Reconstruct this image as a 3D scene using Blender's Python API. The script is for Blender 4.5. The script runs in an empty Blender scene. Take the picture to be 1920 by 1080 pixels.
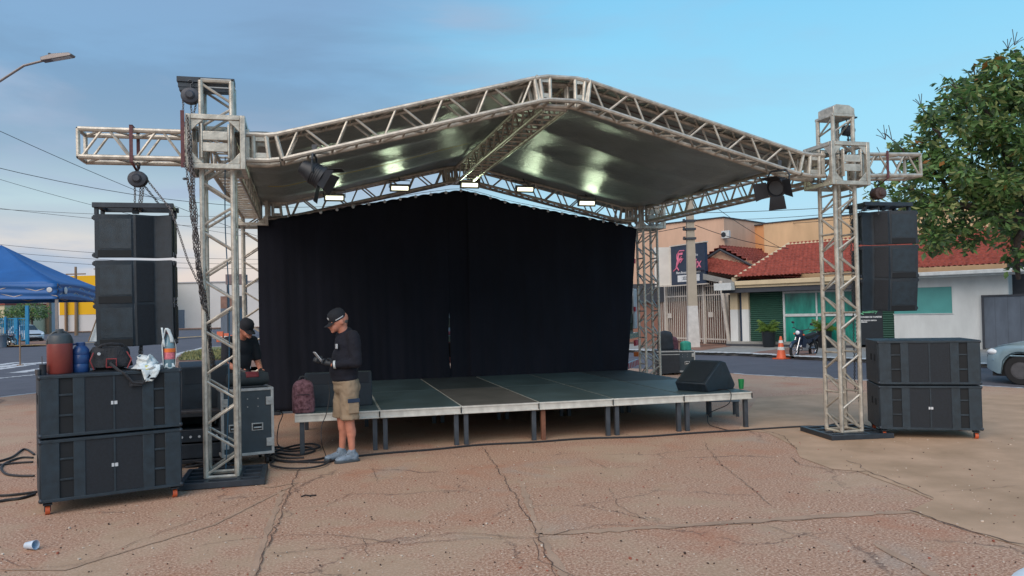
import bpy, bmesh, math, random
from mathutils import Vector, Matrix, noise
random.seed(7)
sc = bpy.context.scene
C = sc.collection
R = math.radians
V = Vector
# ------------------------------------------------------------ camera
CAM = V((0.78447, -8.40437, 1.63478)); YAW, PIT, ROL, F = 0.262709, 0.019042, -0.022107, 1455.666
PX, PY = 954.605, 558.412
Fw = V((math.sin(YAW)*math.cos(PIT), math.cos(YAW)*math.cos(PIT), math.sin(PIT)))
Rt0 = V((math.cos(YAW), -math.sin(YAW), 0)); Up0 = Rt0.cross(Fw)
Rt = Rt0*math.cos(ROL) + Up0*math.sin(ROL); Up = Up0*math.cos(ROL) - Rt0*math.sin(ROL)
cd = bpy.data.cameras.new('camera'); cam = bpy.data.objects.new('camera', cd); C.objects.link(cam); sc.camera = cam
M = Matrix((Rt, Up, -Fw)).transposed().to_4x4(); M.translation = CAM; cam.matrix_world = M
cd.sensor_width = 36; cd.lens = F/1920*36; cd.clip_end = 3000; cd.clip_start = .05
cd.shift_x = -(PX-960)/1920; cd.shift_y = (PY-540)/1920
def ray(x, y): return Fw + Rt*((x-PX)/F) - Up*((y-PY)/F)
def G(x, y, z=0.):
    d = ray(x, y); return CAM + d*((z-CAM.z)/d.z)
def at(x, y, Y):
    d = ray(x, y); return CAM + d*((Y-CAM.y)/d.y)
def atd(x, y, D): return CAM + ray(x, y)*D
def onplane(x, y, P, n):
    d = ray(x, y); return CAM + d*((P-CAM).dot(n)/d.dot(n))
# ------------------------------------------------------------ world
EXPO = 0.0
w = bpy.data.worlds.new('World'); sc.world = w; w.use_nodes = True
nt = w.node_tree; nt.nodes.clear()
def N(t, **k):
    n = nt.nodes.new(t)
    for a, b in k.items():
        if a in n.inputs: n.inputs[a].default_value = b
        else: setattr(n, a, b)
    return n
def L(a, b): nt.links.new(a, b)
sky = N('ShaderNodeTexSky', sky_type='NISHITA', sun_disc=False, sun_elevation=R(9), sun_rotation=R(-75), altitude=400, air_density=1.2, dust_density=1.0, ozone_density=2.0)
tc = N('ShaderNodeTexCoord'); sep = N('ShaderNodeSeparateXYZ'); L(tc.outputs['Generated'], sep.inputs[0])
def math_(op, a, b=None, c=None):
    n = N('ShaderNodeMath', operation=op)
    for i, v in enumerate((a, b, c)):
        if v is None: continue
        if isinstance(v, (int, float)): n.inputs[i].default_value = v
        else: L(v, n.inputs[i])
    return n.outputs[0]
def ramp(fac, stops, interp='LINEAR'):
    n = N('ShaderNodeValToRGB'); n.color_ramp.interpolation = interp
    e = n.color_ramp.elements
    while len(e) < len(stops): e.new(.5)
    for i, (p, c) in enumerate(stops):
        e[i].position = p; e[i].color = (*c, 1) if len(c) == 3 else c
    L(fac, n.inputs[0]); return n.outputs[0]
def mix(f, a, b, mode='MIX'):
    n = N('ShaderNodeMix', data_type='RGBA', blend_type=mode)
    if isinstance(f, (int, float)): n.inputs[0].default_value = f
    else: L(f, n.inputs[0])
    for i, v in ((6, a), (7, b)):
        if isinstance(v, tuple): n.inputs[i].default_value = (*v, 1)
        else: L(v, n.inputs[i])
    return n.outputs[2]
def S(r, g, b):
    f = lambda c: (c/255/12.92 if c/255 <= .04045 else ((c/255+.055)/1.055)**2.4)
    return (f(r), f(g), f(b))
# azimuth: 0 at left of the view, 1 at right
azx = math_('ADD', math_('MULTIPLY', sep.outputs[0], Rt0.x), math_('MULTIPLY', sep.outputs[1], Rt0.y))
clear = ramp(sep.outputs[2], [(0, S(196, 218, 232)), (.08, S(186, 222, 242)), (.2, S(162, 224, 250)), (.36, S(136, 210, 248)), (.7, S(110, 176, 228))])
dusk = ramp(sep.outputs[2], [(0, S(214, 204, 208)), (.04, S(226, 212, 208)), (.085, S(232, 222, 214)), (.118, S(186, 200, 212)), (.135, S(188, 212, 222)), (.19, S(150, 178, 202)), (.28, S(132, 174, 212)), (.42, S(134, 168, 206)), (.7, S(128, 154, 188))])
mp = N('ShaderNodeMapping'); mp.inputs['Scale'].default_value = (1.3, 1.3, 5.5); L(tc.outputs['Generated'], mp.inputs[0])
nz = N('ShaderNodeTexNoise', noise_dimensions='3D', Scale=1.6, Detail=6, Roughness=.5, Distortion=.4); L(mp.outputs[0], nz.inputs['Vector'])
side = N('ShaderNodeMapRange', interpolation_type='SMOOTHSTEP'); side.inputs[1].default_value = -.26; side.inputs[2].default_value = .16
L(math_('ADD', azx, math_('MULTIPLY', math_('SUBTRACT', nz.outputs[0], .5), .35)), side.inputs[0])
base = mix(side.outputs[0], dusk, clear)
nz2 = N('ShaderNodeTexNoise', noise_dimensions='3D', Scale=1.9, Detail=7, Roughness=.52, Distortion=.3); L(mp.outputs[0], nz2.inputs['Vector'])
cl = N('ShaderNodeMapRange', interpolation_type='SMOOTHSTEP'); cl.inputs[1].default_value = .47; cl.inputs[2].default_value = .66; cl.inputs[4].default_value = 1.0
L(nz2.outputs[0], cl.inputs[0])
base = mix(math_('MULTIPLY', cl.outputs[0], math_('SUBTRACT', 1.0, math_('MULTIPLY', side.outputs[0], .75))), base, S(168, 186, 212))
nz3 = N('ShaderNodeTexNoise', noise_dimensions='3D', Scale=1.1, Detail=8, Roughness=.55, Distortion=.5); L(mp.outputs[0], nz3.inputs['Vector'])
dk = N('ShaderNodeMapRange', interpolation_type='SMOOTHSTEP'); dk.inputs[1].default_value = .44; dk.inputs[2].default_value = .60; dk.inputs[4].default_value = .38
L(nz3.outputs[0], dk.inputs[0]); hi = N('ShaderNodeMapRange', interpolation_type='SMOOTHSTEP'); hi.inputs[1].default_value = .16; hi.inputs[2].default_value = .26; L(sep.outputs[2], hi.inputs[0])
base = mix(math_('MULTIPLY', math_('MULTIPLY', dk.outputs[0], hi.outputs[0]), math_('SUBTRACT', 1.0, side.outputs[0])), base, S(112, 138, 168))
skm = mix(1.0, sky.outputs[0], (.10, .10, .10), 'MULTIPLY')
tot = mix(.12, base, skm)
bg = N('ShaderNodeBackground', Strength=1.1); L(tot, bg.inputs[0])
wo = N('ShaderNodeOutputWorld'); L(bg.outputs[0], wo.inputs[0])
# ------------------------------------------------------------ sun (dusk, thin cloud)
sl = bpy.data.lights.new('sun', 'SUN'); sl.energy = 3.0; sl.angle = R(60); sl.color = (1, .87, .74)
so = bpy.data.objects.new('sun', sl); C.objects.link(so)
sd = V((-.45, -.62, .64)).normalized()
so.rotation_euler = sd.to_track_quat('Z', 'Y').to_euler()
sc.view_settings.view_transform = 'Standard'; sc.view_settings.look = 'None'; sc.view_settings.exposure = EXPO; sc.view_settings.gamma = 1
# ------------------------------------------------------------ materials
def mat(name, col, rough=.6, metal=0., var=.12, scale=6., bump=0., bscale=40., col2=None, emit=None, es=0., trans=0., alpha=1., spec=.5, coord='Object', stretch=(1, 1, 1), sheen=0.):
    global nt
    m = bpy.data.materials.new(name); m.use_nodes = True; nt = m.node_tree; nt.nodes.clear()
    p = N('ShaderNodeBsdfPrincipled'); o = N('ShaderNodeOutputMaterial'); L(p.outputs[0], o.inputs[0])
    p.inputs['Roughness'].default_value = rough; p.inputs['Metallic'].default_value = metal
    p.inputs['Specular IOR Level'].default_value = spec
    if trans: p.inputs['Transmission Weight'].default_value = trans
    if alpha < 1: p.inputs['Alpha'].default_value = alpha
    if sheen: p.inputs['Sheen Weight'].default_value = sheen
    t = N('ShaderNodeTexCoord'); mpp = N('ShaderNodeMapping'); mpp.inputs['Scale'].default_value = stretch; L(t.outputs[coord], mpp.inputs[0])
    n = N('ShaderNodeTexNoise', Scale=scale, Detail=6, Roughness=.6); L(mpp.outputs[0], n.inputs['Vector'])
    a = tuple(c*(1-var) for c in col); b = tuple(min(1, c*(1+var)) for c in (col2 or col))
    cr = ramp(n.outputs[0], [(.32, a), (.68, b)]); L(cr, p.inputs['Base Color'])
    if bump:
        n2 = N('ShaderNodeTexNoise', Scale=bscale, Detail=4); L(mpp.outputs[0], n2.inputs['Vector'])
        bm = N('ShaderNodeBump', Strength=bump, Distance=.02); L(n2.outputs[0], bm.inputs['Height']); L(bm.outputs[0], p.inputs['Normal'])
    if emit:
        p.inputs['Emission Color'].default_value = (*emit, 1); p.inputs['Emission Strength'].default_value = es
    if name.startswith('leaf') or name == 'palm_leaf':
        tr = N('ShaderNodeBsdfTranslucent'); L(cr, tr.inputs[0]); mx = N('ShaderNodeMixShader'); mx.inputs[0].default_value = .4; L(p.outputs[0], mx.inputs[1]); L(tr.outputs[0], mx.inputs[2]); L(mx.outputs[0], o.inputs[0])
    m['pn'] = p.name
    return m
MT = {}
MT['alu'] = mat('beige_truss_paint', (.455, .42, .365), .36, .35, .3, 11, .12, 45)
MT['alu2'] = mat('stage_aluminium', (.62, .60, .55), .4, .3, .18, 7)
MT['black'] = mat('black_paint', (.018, .021, .027), .5, 0, .25, 12)
MT['blackmetal'] = mat('dark_steel', (.032, .040, .052), .45, .3, .25, 10)
MT['box'] = mat('speaker_coating', (.011, .020, .031), .5, 0, .3, 14, .35, 220)
MT['boxlight'] = mat('speaker_worn_board', (.014, .026, .038), .5, 0, .35, 9, .3, 180)
MT['grille'] = mat('speaker_grille', (.007, .011, .018), .55, .1, .3, 60, .3, 400)
MT['hole'] = mat('dark_opening', (.006, .008, .011), .8, 0, .2)
MT['curtain'] = mat('black_curtain_cloth', (.0075, .0088, .0155), .9, 0, .2, 2.2, .25, 160, stretch=(1, 1, .35), spec=.25)
MT['tarp'] = mat('silver_roof_tarp', (.22, .27, .275), .32, .0, .15, 3, .0, spec=.7)
MT['yellowstrap'] = mat('yellow_strap', (.45, .38, .06), .7)
MT['redstrap'] = mat('red_sling', (.11, .04, .045), .7, 0, .3, 30)
MT['orange'] = mat('orange_wheel', (.50, .09, .03), .5)
MT['badge'] = mat('badge_white', (.5, .52, .55), .4)
MT['flood'] = mat('flood_lens', (.9, .9, .8), .4, emit=(1.0, .98, .70), es=2.4)
MT['rubber'] = mat('black_rubber', (.012, .012, .014), .8)
MT['cable'] = mat('cable_rubber', (.02, .02, .023), .6)
MT['bcable'] = mat('blue_cable', (.03, .10, .17), .6)
MT['chain'] = mat('galvanised_chain', (.10, .095, .10), .45, .6, .3, 40)
MT['hoist'] = mat('hoist_housing', (.045, .05, .065), .5, .2, .25, 20)
MT['hoist2'] = mat('rusty_hoist_housing', (.09, .055, .05), .6, .2, .3, 20)
MT['skin'] = mat('skin', (.52, .21, .14), .55, 0, .12, 14)
MT['navy'] = mat('navy_cotton', (.005, .006, .014), .9, 0, .25, 6, .3, 30)
MT['khaki'] = mat('khaki_twill', (.27, .20, .135), .85, 0, .12, 8, .35, 25)
MT['cap'] = mat('black_cap_cloth', (.012, .014, .02), .85)
MT['white'] = mat('white_plastic', (.62, .66, .70), .45, 0, .08, 9)
MT['shoe'] = mat('grey_mesh_shoe', (.19, .24, .30), .75, 0, .3, 30, .4, 90)
MT['sole'] = mat('shoe_sole', (.06, .07, .08), .8)
MT['phone'] = mat('phone_glass', (.02, .02, .025), .15)
MT['hair'] = mat('grey_hair', (.10, .09, .085), .9)
MT['asphalt'] = mat('asphalt', (.085, .085, .105), .85, 0, .14, 1.2, .4, 90, coord='Object')
MT['paintw'] = mat('white_road_paint', (.50, .50, .52), .8, 0, .25, 3)
MT['kerb'] = mat('whitewashed_kerb', (.50, .50, .50), .85, 0, .2, 3)
MT['kerby'] = mat('yellow_kerb', (.52, .33, .10), .85, 0, .3, 2)
MT['soil'] = mat('red_soil', (.22, .12, .085), .95, 0, .3, 1.2, .5, 30)
MT['dust'] = mat('dusty_ground', (.24, .18, .14), .95, 0, .25, .4, .3, 20)
MT['walk'] = mat('grey_pavement', (.26, .26, .25), .9, 0, .2, 2, .3, 50)
MT['redwalk'] = mat('red_pavement', (.21, .12, .095), .9, 0, .25, 2, .3, 50)
MT['palew'] = mat('pale_pavement', (.42, .43, .44), .9, 0, .12, 2)
# ------------------------------------------------------------ mesh builder
ORG = {}
class MB:
    def __init__(s): s.v = []; s.f = []; s.mi = []; s.m = 0
    def add(s, vs, fs):
        o = len(s.v); s.v += [V(a) for a in vs]
        for f in fs: s.f.append([i+o for i in f]); s.mi.append(s.m)
        return s
    def box(s, c, d, rot=None, X=None, Y=None, Z=None):
        c = V(c)
        if X is None: X, Y, Z = V((1, 0, 0)), V((0, 1, 0)), V((0, 0, 1))
        if rot is not None:
            q = Matrix.Rotation(rot, 3, 'Z'); X, Y, Z = q@X, q@Y, q@Z
        a, b, e = X*(d[0]/2), Y*(d[1]/2), Z*(d[2]/2)
        vs = [c-a-b-e, c+a-b-e, c+a+b-e, c-a+b-e, c-a-b+e, c+a-b+e, c+a+b+e, c-a+b+e]
        return s.add(vs, [(0, 3, 2, 1), (4, 5, 6, 7), (0, 1, 5, 4), (1, 2, 6, 5), (2, 3, 7, 6), (3, 0, 4, 7)])
    def bb(s, x0, x1, y0, y1, z0, z1): return s.box(((x0+x1)/2, (y0+y1)/2, (z0+z1)/2), (x1-x0, y1-y0, z1-z0))
    def tube(s, p0, p1, r, r2=None, n=8, caps=True):
        p0, p1 = V(p0), V(p1); r2 = r if r2 is None else r2
        d = (p1-p0)
        if d.length < 1e-6: return s
        d.normalize(); a = d.orthogonal().normalized(); b = d.cross(a)
        vs = []
        for P, rr in ((p0, r), (p1, r2)):
            for i in range(n):
                t = 2*math.pi*i/n; vs.append(P+a*math.cos(t)*rr+b*math.sin(t)*rr)
        fs = [(i, (i+1) % n, n+(i+1) % n, n+i) for i in range(n)]
        if caps: fs += [tuple(range(n-1, -1, -1)), tuple(range(n, 2*n))]
        return s.add(vs, fs)
    def path(s, pts, r, n=6, rs=None):
        pts = [V(p) for p in pts]; m = len(pts); vs = []; fs = []
        a = None
        for k, P in enumerate(pts):
            d = (pts[min(k+1, m-1)]-pts[max(k-1, 0)])
            if d.length < 1e-9: d = V((0, 0, 1))
            d.normalize()
            a = d.orthogonal().normalized() if a is None else (a-d*a.dot(d))
            if a.length < 1e-6: a = d.orthogonal()
            a = a.normalized(); b = d.cross(a); rr = rs[k] if rs else r
            for i in range(n):
                t = 2*math.pi*i/n; vs.append(P+a*math.cos(t)*rr+b*math.sin(t)*rr)
        for k in range(m-1):
            for i in range(n): fs.append((k*n+i, k*n+(i+1) % n, (k+1)*n+(i+1) % n, (k+1)*n+i))
        fs += [tuple(range(n-1, -1, -1)), tuple(range((m-1)*n, m*n))]
        return s.add(vs, fs)
    def lathe(s, prof, c=(0, 0, 0), n=20, X=V((1, 0, 0)), Y=V((0, 1, 0)), Z=V((0, 0, 1)), sx=1, sy=1, caps=True):
        c = V(c); vs = []; fs = []; m = len(prof)
        for r, z in prof:
            for i in range(n):
                t = 2*math.pi*i/n; vs.append(c+X*(math.cos(t)*r*sx)+Y*(math.sin(t)*r*sy)+Z*z)
        for k in range(m-1):
            for i in range(n): fs.append((k*n+i, k*n+(i+1) % n, (k+1)*n+(i+1) % n, (k+1)*n+i))
        if caps: fs += [tuple(range(n-1, -1, -1)), tuple(range((m-1)*n, m*n))]
        return s.add(vs, fs)
    def ell(s, c, r, n=16, m=10, X=V((1, 0, 0)), Y=V((0, 1, 0)), Z=V((0, 0, 1))):
        c = V(c); vs = []; fs = []
        for k in range(m+1):
            ph = math.pi*k/m; 
            for i in range(n):
                t = 2*math.pi*i/n
                vs.append(c+X*(r[0]*math.sin(ph)*math.cos(t))+Y*(r[1]*math.sin(ph)*math.sin(t))+Z*(-r[2]*math.cos(ph)))
        for k in range(m):
            for i in range(n): fs.append((k*n+i, k*n+(i+1) % n, (k+1)*n+(i+1) % n, (k+1)*n+i))
        return s.add(vs, fs)
    def prism(s, poly, d):     # poly: list of 3D points (planar), d: extrusion vector
        n = len(poly); d = V(d); P = [V(p) for p in poly]
        return s.add(P+[p+d for p in P], [tuple(range(n-1, -1, -1)), tuple(range(n, 2*n))]+[(i, (i+1) % n, n+(i+1) % n, n+i) for i in range(n)])
    def poly(s, pts): return s.add(pts, [tuple(range(len(pts)))])
    def grid(s, fn, nu, nv):
        vs = [fn(i/nu, j/nv) for j in range(nv+1) for i in range(nu+1)]
        return s.add(vs, [(j*(nu+1)+i, j*(nu+1)+i+1, (j+1)*(nu+1)+i+1, (j+1)*(nu+1)+i) for j in range(nv) for i in range(nu)])
    def obj(s, name, m, parent=None, bevel=0., smooth=40, solid=0., remesh=0., fixn=True):
        me = bpy.data.meshes.new(name)
        off = ORG.get(parent.name, V((0, 0, 0))) if parent else V((0, 0, 0))
        me.from_pydata([tuple(p-off) for p in s.v], [], s.f); me.update()
        ms = m if isinstance(m, (list, tuple)) else [m]
        for q in ms: me.materials.append(MT[q] if isinstance(q, str) else q)
        if len(ms) > 1:
            for p, k in zip(me.polygons, s.mi): p.material_index = k
        if fixn:
            bm = bmesh.new(); bm.from_mesh(me)
            if remesh: pass
            bmesh.ops.recalc_face_normals(bm, faces=bm.faces); bm.to_mesh(me); bm.free()
        if smooth:
            me.shade_smooth(); me.set_sharp_from_angle(angle=R(smooth))
        o = bpy.data.objects.new(name, me); C.objects.link(o)
        if parent: o.parent = parent; ORG[o.name] = off
        else: ORG[o.name] = V((0, 0, 0))
        if remesh:
            r = o.modifiers.new('remesh', 'REMESH'); r.mode = 'VOXEL'; r.voxel_size = remesh; r.use_smooth_shade = True
            sm = o.modifiers.new('smooth', 'SMOOTH'); sm.factor = .6; sm.iterations = 5
        if solid:
            q = o.modifiers.new('solid', 'SOLIDIFY'); q.thickness = solid; q.offset = 0
        if bevel:
            b = o.modifiers.new('bevel', 'BEVEL'); b.width = bevel; b.segments = 2; b.limit_method = 'ANGLE'; b.angle_limit = R(50)
        return o
def tag(o, label=None, cat=None, group=None, kind=None):
    if label: o['label'] = label
    if cat: o['category'] = cat
    if group: o['group'] = group
    if kind: o['kind'] = kind
    return o
def thing(name, label, cat, loc=(0, 0, 0), group=None):
    o = bpy.data.objects.new(name, None); C.objects.link(o); o.location = loc; o.empty_display_size = .1
    ORG[o.name] = V(loc); return tag(o, label, cat, group)
def copy_tree(o, parent=None):
    c = o.copy(); C.objects.link(c)
    if parent: c.parent = parent
    for ch in list(o.children): copy_tree(ch, c)
    return c
def struct(name, mb, m, **k): return tag(mb.obj(name, m, **k), kind='structure')
def text_mb(body, size, P, X, Z, mb=None, depth=.004, align='CENTER', bold=0., shear=0.):
    """flat raised lettering as real mesh: P = anchor, X = reading direction, Z = up"""
    cu = bpy.data.curves.new('lettering', 'FONT'); cu.body = body; cu.size = size; cu.align_x = align; cu.align_y = 'CENTER'
    cu.extrude = depth/2; cu.offset = bold; cu.resolution_u = 3; cu.shear = shear
    ob = bpy.data.objects.new('lettering', cu); C.objects.link(ob)
    dg = bpy.context.evaluated_depsgraph_get(); me = bpy.data.meshes.new_from_object(ob.evaluated_get(dg))
    mb = mb or MB(); P, X, Z = V(P), V(X).normalized(), V(Z).normalized(); Y = Z.cross(X)
    Nn = X.cross(Z)
    mb.add([P+X*v.co.x+Z*v.co.y-Nn*(-v.co.z) for v in me.vertices], [tuple(p.vertices) for p in me.polygons])
    bpy.data.objects.remove(ob); bpy.data.curves.remove(cu); bpy.data.meshes.remove(me)
    return mb
# ------------------------------------------------------------ truss
def truss(ch, br, p0, p1, up=(0, 0, 1), s=.27, r=.026, rw=.0135, pitch=.25, rungs='tb', phase=0, ends=True, n=8):
    p0, p1, up = V(p0), V(p1), V(up); a = (p1-p0); Ln = a.length; a.normalize()
    b = a.cross(up).normalized(); up = b.cross(a); h = s/2
    cor = [-b*h-up*h, b*h-up*h, b*h+up*h, -b*h+up*h]
    for c in cor: ch.tube(p0+c, p1+c, r, n=n)
    k = max(2, round(Ln/pitch)); g = Ln/k*.12
    names = ['t', 'b', 't', 'b']
    for fi in range(4):                      # face fi between cor[fi] and cor[fi+1]: 0 bottom,1 side(+b),2 top,3 side(-b)
        A, B = cor[fi], cor[(fi+1) % 4]; flat = fi in (0, 2)
        if fi in (2, 3): A, B = B, A
        for i in range(k):
            z0, z1 = i*Ln/k+g, (i+1)*Ln/k-g
            q0, q1 = (A, B) if (i+phase) % 2 == 0 else (B, A)
            if flat and 't' in rungs:
                if i: br.tube(p0+a*(i*Ln/k)+A, p0+a*(i*Ln/k)+B, rw, n=6, caps=False)
                if 'x' in rungs: br.tube(p0+a*z0+q0, p0+a*z1+q1, rw, n=6, caps=False)
            else:
                br.tube(p0+a*z0+q0, p0+a*z1+q1, rw, n=6, caps=False)
                if not flat and 's' in rungs and i % 2 == 0 and i: br.tube(p0+a*(i*Ln/k)+A, p0+a*(i*Ln/k)+B, rw, n=6, caps=False)
    if ends:
        for z in (0, Ln):
            for i in range(4): br.tube(p0+a*z+cor[i], p0+a*z+cor[(i+1) % 4], r*.85, n=6, caps=False)
# ============================================================ GROUND
STO = V((.6948, 1.148, 0)); STR = -.0311; SU = V((math.cos(STR), math.sin(STR), 0)); SV = V((-math.sin(STR), math.cos(STR), 0)); HS = .489
def st(u, v, z=0.): return STO+SU*u+SV*v+V((0, 0, z))
FA = V((18.718, 21.491, 0)); FU = V((.51435, -.85758, 0)); FN = V((-.85758, -.51435, 0))   # facade line of the shops; FN points to the street
def fa(s, z, off=0.): return FA+FU*s+V((0, 0, z))+FN*off
struct('ground', MB().poly([(-900, -60, -.125), (900, -60, -.125), (900, 1500, -.125), (-900, 1500, -.125)]), 'dust')
def strip(name, pts, m, z, thick=0.): 
    mb = MB(); P = [V((p[0], p[1], z)) for p in pts]
    if thick: mb.prism([p-V((0, 0, thick)) for p in P], (0, 0, thick))
    else: mb.poly(P)
    return struct(name, mb, m, smooth=0)
nearL = [G(x, y) for x, y in ((1376, 700), (1400, 702.5), (1543, 709.5), (1847, 724), (1920, 728))]
farL = [G(x, y) for x, y in ((1282, 659), (1400, 662), (1540, 669.5), (1843, 681))]
nd = V((.452, -.892, 0)); fd = V((.38, -.925, 0))
NA = [nearL[0]-nd*40]+nearL+[nearL[-1]+nd*14]
FR_ = [farL[0]-fd*40]+farL+[farL[-1]+fd*14]
strip('street', [p for p in NA]+[p for p in reversed(FR_)], 'asphalt', -.10)
strip('crossing_road', [(-160, 20, 0), G(-60, 752), G(0, 745), G(60, 738), G(150, 728), G(300, 713), G(300, 690), G(345, 661), G(387, 651), G(700, 640), (60, 60, 0), (60, 130, 0), (-160, 130, 0)], 'asphalt', -.104)
strip('far_lot', [(-160, 131, 0), (120, 131, 0), (120, 420, 0), (-260, 420, 0)], 'dust', -.08)
# plaza slab
plz = [(-30, -30, 0), (24, -30, 0), tuple(NA[-1])]+[tuple(p) for p in reversed(NA[:-1])][:5]+[tuple(nearL[0]-nd*16), G(560, 684), G(420, 690), G(360, 697), G(300, 713), G(150, 728), G(60, 738), G(0, 745), G(-60, 752), (-30, 4, 0)]
nt = None
def plaza_mat():
    global nt
    m = bpy.data.materials.new('worn_red_concrete'); m.use_nodes = True; nt = m.node_tree; nt.nodes.clear()
    p = N('ShaderNodeBsdfPrincipled'); o = N('ShaderNodeOutputMaterial'); L(p.outputs[0], o.inputs[0]); p.inputs['Roughness'].default_value = .82
    t = N('ShaderNodeTexCoord').outputs['Object']
    def nz(sc_, det=6, ro=.6, dist=0.):
        n = N('ShaderNodeTexNoise', Scale=sc_, Detail=det, Roughness=ro, Distortion=dist); L(t, n.inputs['Vector']); return n.outputs[0]
    big = nz(.55, 5, .6); med = nz(2.3, 6, .65); fine = nz(52, 4, .75); grit = nz(95, 2, .6)
    worn = ramp(math_('ADD', math_('MULTIPLY', big, .65), math_('MULTIPLY', med, .45)), [(.465, (0, 0, 0)), (.56, (1, 1, 1))])
    a = mix(fine, S(128, 108, 96), S(176, 154, 140))         # worn: red aggregate
    agg = ramp(fine, [(.34, S(110, 76, 60)), (.45, S(158, 118, 94)), (.55, S(188, 150, 126)), (.66, S(214, 192, 172))])
    smooth = mix(.30, ramp(med, [(.3, S(168, 140, 114)), (.7, S(192, 166, 142))]), agg)
    c = mix(worn, smooth, agg)
    red = ramp(nz(1.1, 5, .65, .3), [(.56, (0, 0, 0)), (.72, (1, 1, 1))]); c = mix(math_('MULTIPLY', red, .55), c, S(172, 110, 80))
    grey = ramp(nz(.9, 6, .6, .5), [(.60, (0, 0, 0)), (.70, (1, 1, 1))]); c = mix(math_('MULTIPLY', grey, .45), c, S(160, 148, 136))
    # fine cracks
    v = N('ShaderNodeTexVoronoi', feature='DISTANCE_TO_EDGE', Scale=.62); 
    dn = N('ShaderNodeTexNoise', Scale=2.2, Detail=6, Roughness=.7); L(t, dn.inputs['Vector'])
    vm = N('ShaderNodeVectorMath', operation='MULTIPLY_ADD'); L(dn.outputs[1], vm.inputs[0]); vm.inputs[1].default_value = (.55, .55, 0); L(t, vm.inputs[2]); L(vm.outputs[0], v.inputs['Vector'])
    ck = ramp(v.outputs[0], [(.0, (1, 1, 1)), (.009, (0, 0, 0))]); ckm = ramp(nz(.8, 3), [(.46, (0, 0, 0)), (.56, (1, 1, 1))])
    c = mix(math_('MULTIPLY', math_('MULTIPLY', ck, ckm), .75), c, S(82, 62, 54))
    L(c, p.inputs['Base Color'])
    bm = N('ShaderNodeBump', Strength=.5, Distance=.01); L(math_('ADD', fine, math_('MULTIPLY', grit, .5)), bm.inputs['Height']); L(bm.outputs[0], p.inputs['Normal'])
    return m
MT['plaza'] = plaza_mat()
MT['smoothcrete'] = mat('smooth_tan_concrete', S(166, 136, 108), .8, 0, .10, 1.6, .3, 60, col2=S(180, 148, 122))
MT['crack'] = mat('crack_dirt', S(92, 70, 60), .95, 0, .3, 8)
MT['patch'] = mat('pale_mortar_band', S(170, 140, 118), .85, 0, .14, 3, .5, 60)
strip('plaza', plz, 'plaza', 0, .13)
strip('smooth_concrete', [G(x, y) for x, y in ((1385, 806), (1440, 812), (1490, 838), (1500, 858), (1560, 880), (1608, 884), (1640, 896), (1700, 918), (1750, 938), (1700, 960), (1790, 985), (1860, 1010), (1925, 1028))]+[V((14, -5, 0)), V((14, 2.5, 0))]+[G(x, y) for x, y in ((1840, 742), (1600, 735), (1420, 745), (1405, 770))], 'smoothcrete', .004)
def ribbon(mb, pts, w_, z=.009, jit=.012):
    pts = [V((p[0], p[1], z)) for p in pts]; out = []
    for a, b in zip(pts, pts[1:]):
        n = max(1, int((b-a).length/.07))
        for i in range(n): out.append(a+(b-a)*(i/n))
    out.append(pts[-1]); m = len(out); vs = []
    for k, P in enumerate(out):
        d = (out[min(k+1, m-1)]-out[max(k-1, 0)]).normalized(); s = V((-d.y, d.x, 0)); P = P+s*((random.random()-.5)*2*jit)
        ww = w_*(.45+random.random()*.9)*(.3 if k in (0, m-1) else 1)
        vs += [P-s*ww/2, P+s*ww/2]
    mb.add(vs, [(2*i, 2*i+1, 2*i+3, 2*i+2) for i in range(m-1)])
band = MB()
for pts, w_ in (([(1010, 1002), (1120, 996), (1300, 985), (1500, 972), (1640, 962), (1720, 960)], .11), ([(430, 890), (505, 915), (560, 905)], .035), ([(0, 1068), (120, 1070), (250, 1030), (400, 985), (510, 930), (560, 905)], .03),
               ([(530, 920), (500, 1000), (470, 1085)], .05), ([(975, 900), (1010, 1000), (1060, 1085)], .06), ([(1640, 1020), (1760, 1085)], .09)):
    ribbon(band, [G(*p) for p in pts], w_, .0045, .004)
struct('mortar_bands', band, 'patch', smooth=0)
ck = MB()
for pts, w_ in (([(560, 880), (530, 960), (500, 1030), (478, 1085)], .016), ([(905, 840), (950, 905), (1000, 990), (1045, 1085)], .016),
        ([(0, 1050), (60, 1068), (150, 1060), (250, 1020), (340, 985), (450, 945), (520, 925)], .010), ([(500, 1005), (640, 1005), (760, 1022), (900, 1010), (1005, 1010)], .012),
        ([(500, 1040), (620, 1030), (720, 1018), (860, 1000), (990, 1012), (1130, 985), (1290, 990), (1400, 982), (1560, 972)], .012), ([(560, 955), (610, 950), (640, 935), (665, 923)], .012),
        ([(1425, 806), (1470, 818), (1495, 845)], .013), ([(1480, 858), (1500, 872), (1550, 880), (1590, 888), (1625, 884), (1700, 912), (1748, 936)], .02), ([(1585, 864), (1610, 872), (1622, 884)], .013),
        ([(1690, 955), (1720, 962), (1790, 988), (1850, 1005), (1890, 1018), (1925, 1022)], .026), ([(1095, 860), (1140, 880), (1180, 876), (1250, 874)], .010), ([(1000, 876), (1040, 878), (1100, 875)], .008),
        ([(1320, 830), (1350, 870), (1400, 910), (1450, 950)], .010), ([(1430, 985), (1480, 1000), (1540, 1010)], .009), ([(620, 885), (700, 895), (760, 900), (850, 890)], .008), ([(700, 880), (710, 905)], .008),
        ([(1140, 915), (1160, 950), (1220, 980)], .008), ([(1745, 925), (1830, 918), (1920, 912)], .007), ([(680, 1005), (690, 1045)], .007), ([(1000, 1010), (1010, 1050), (1080, 1085)], .010)):
    ribbon(ck, [G(*p) for p in pts], w_*.5, jit=.018)
struct('cracks', ck, 'crack', smooth=0)
gr = MB(); random.seed(77)
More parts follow.
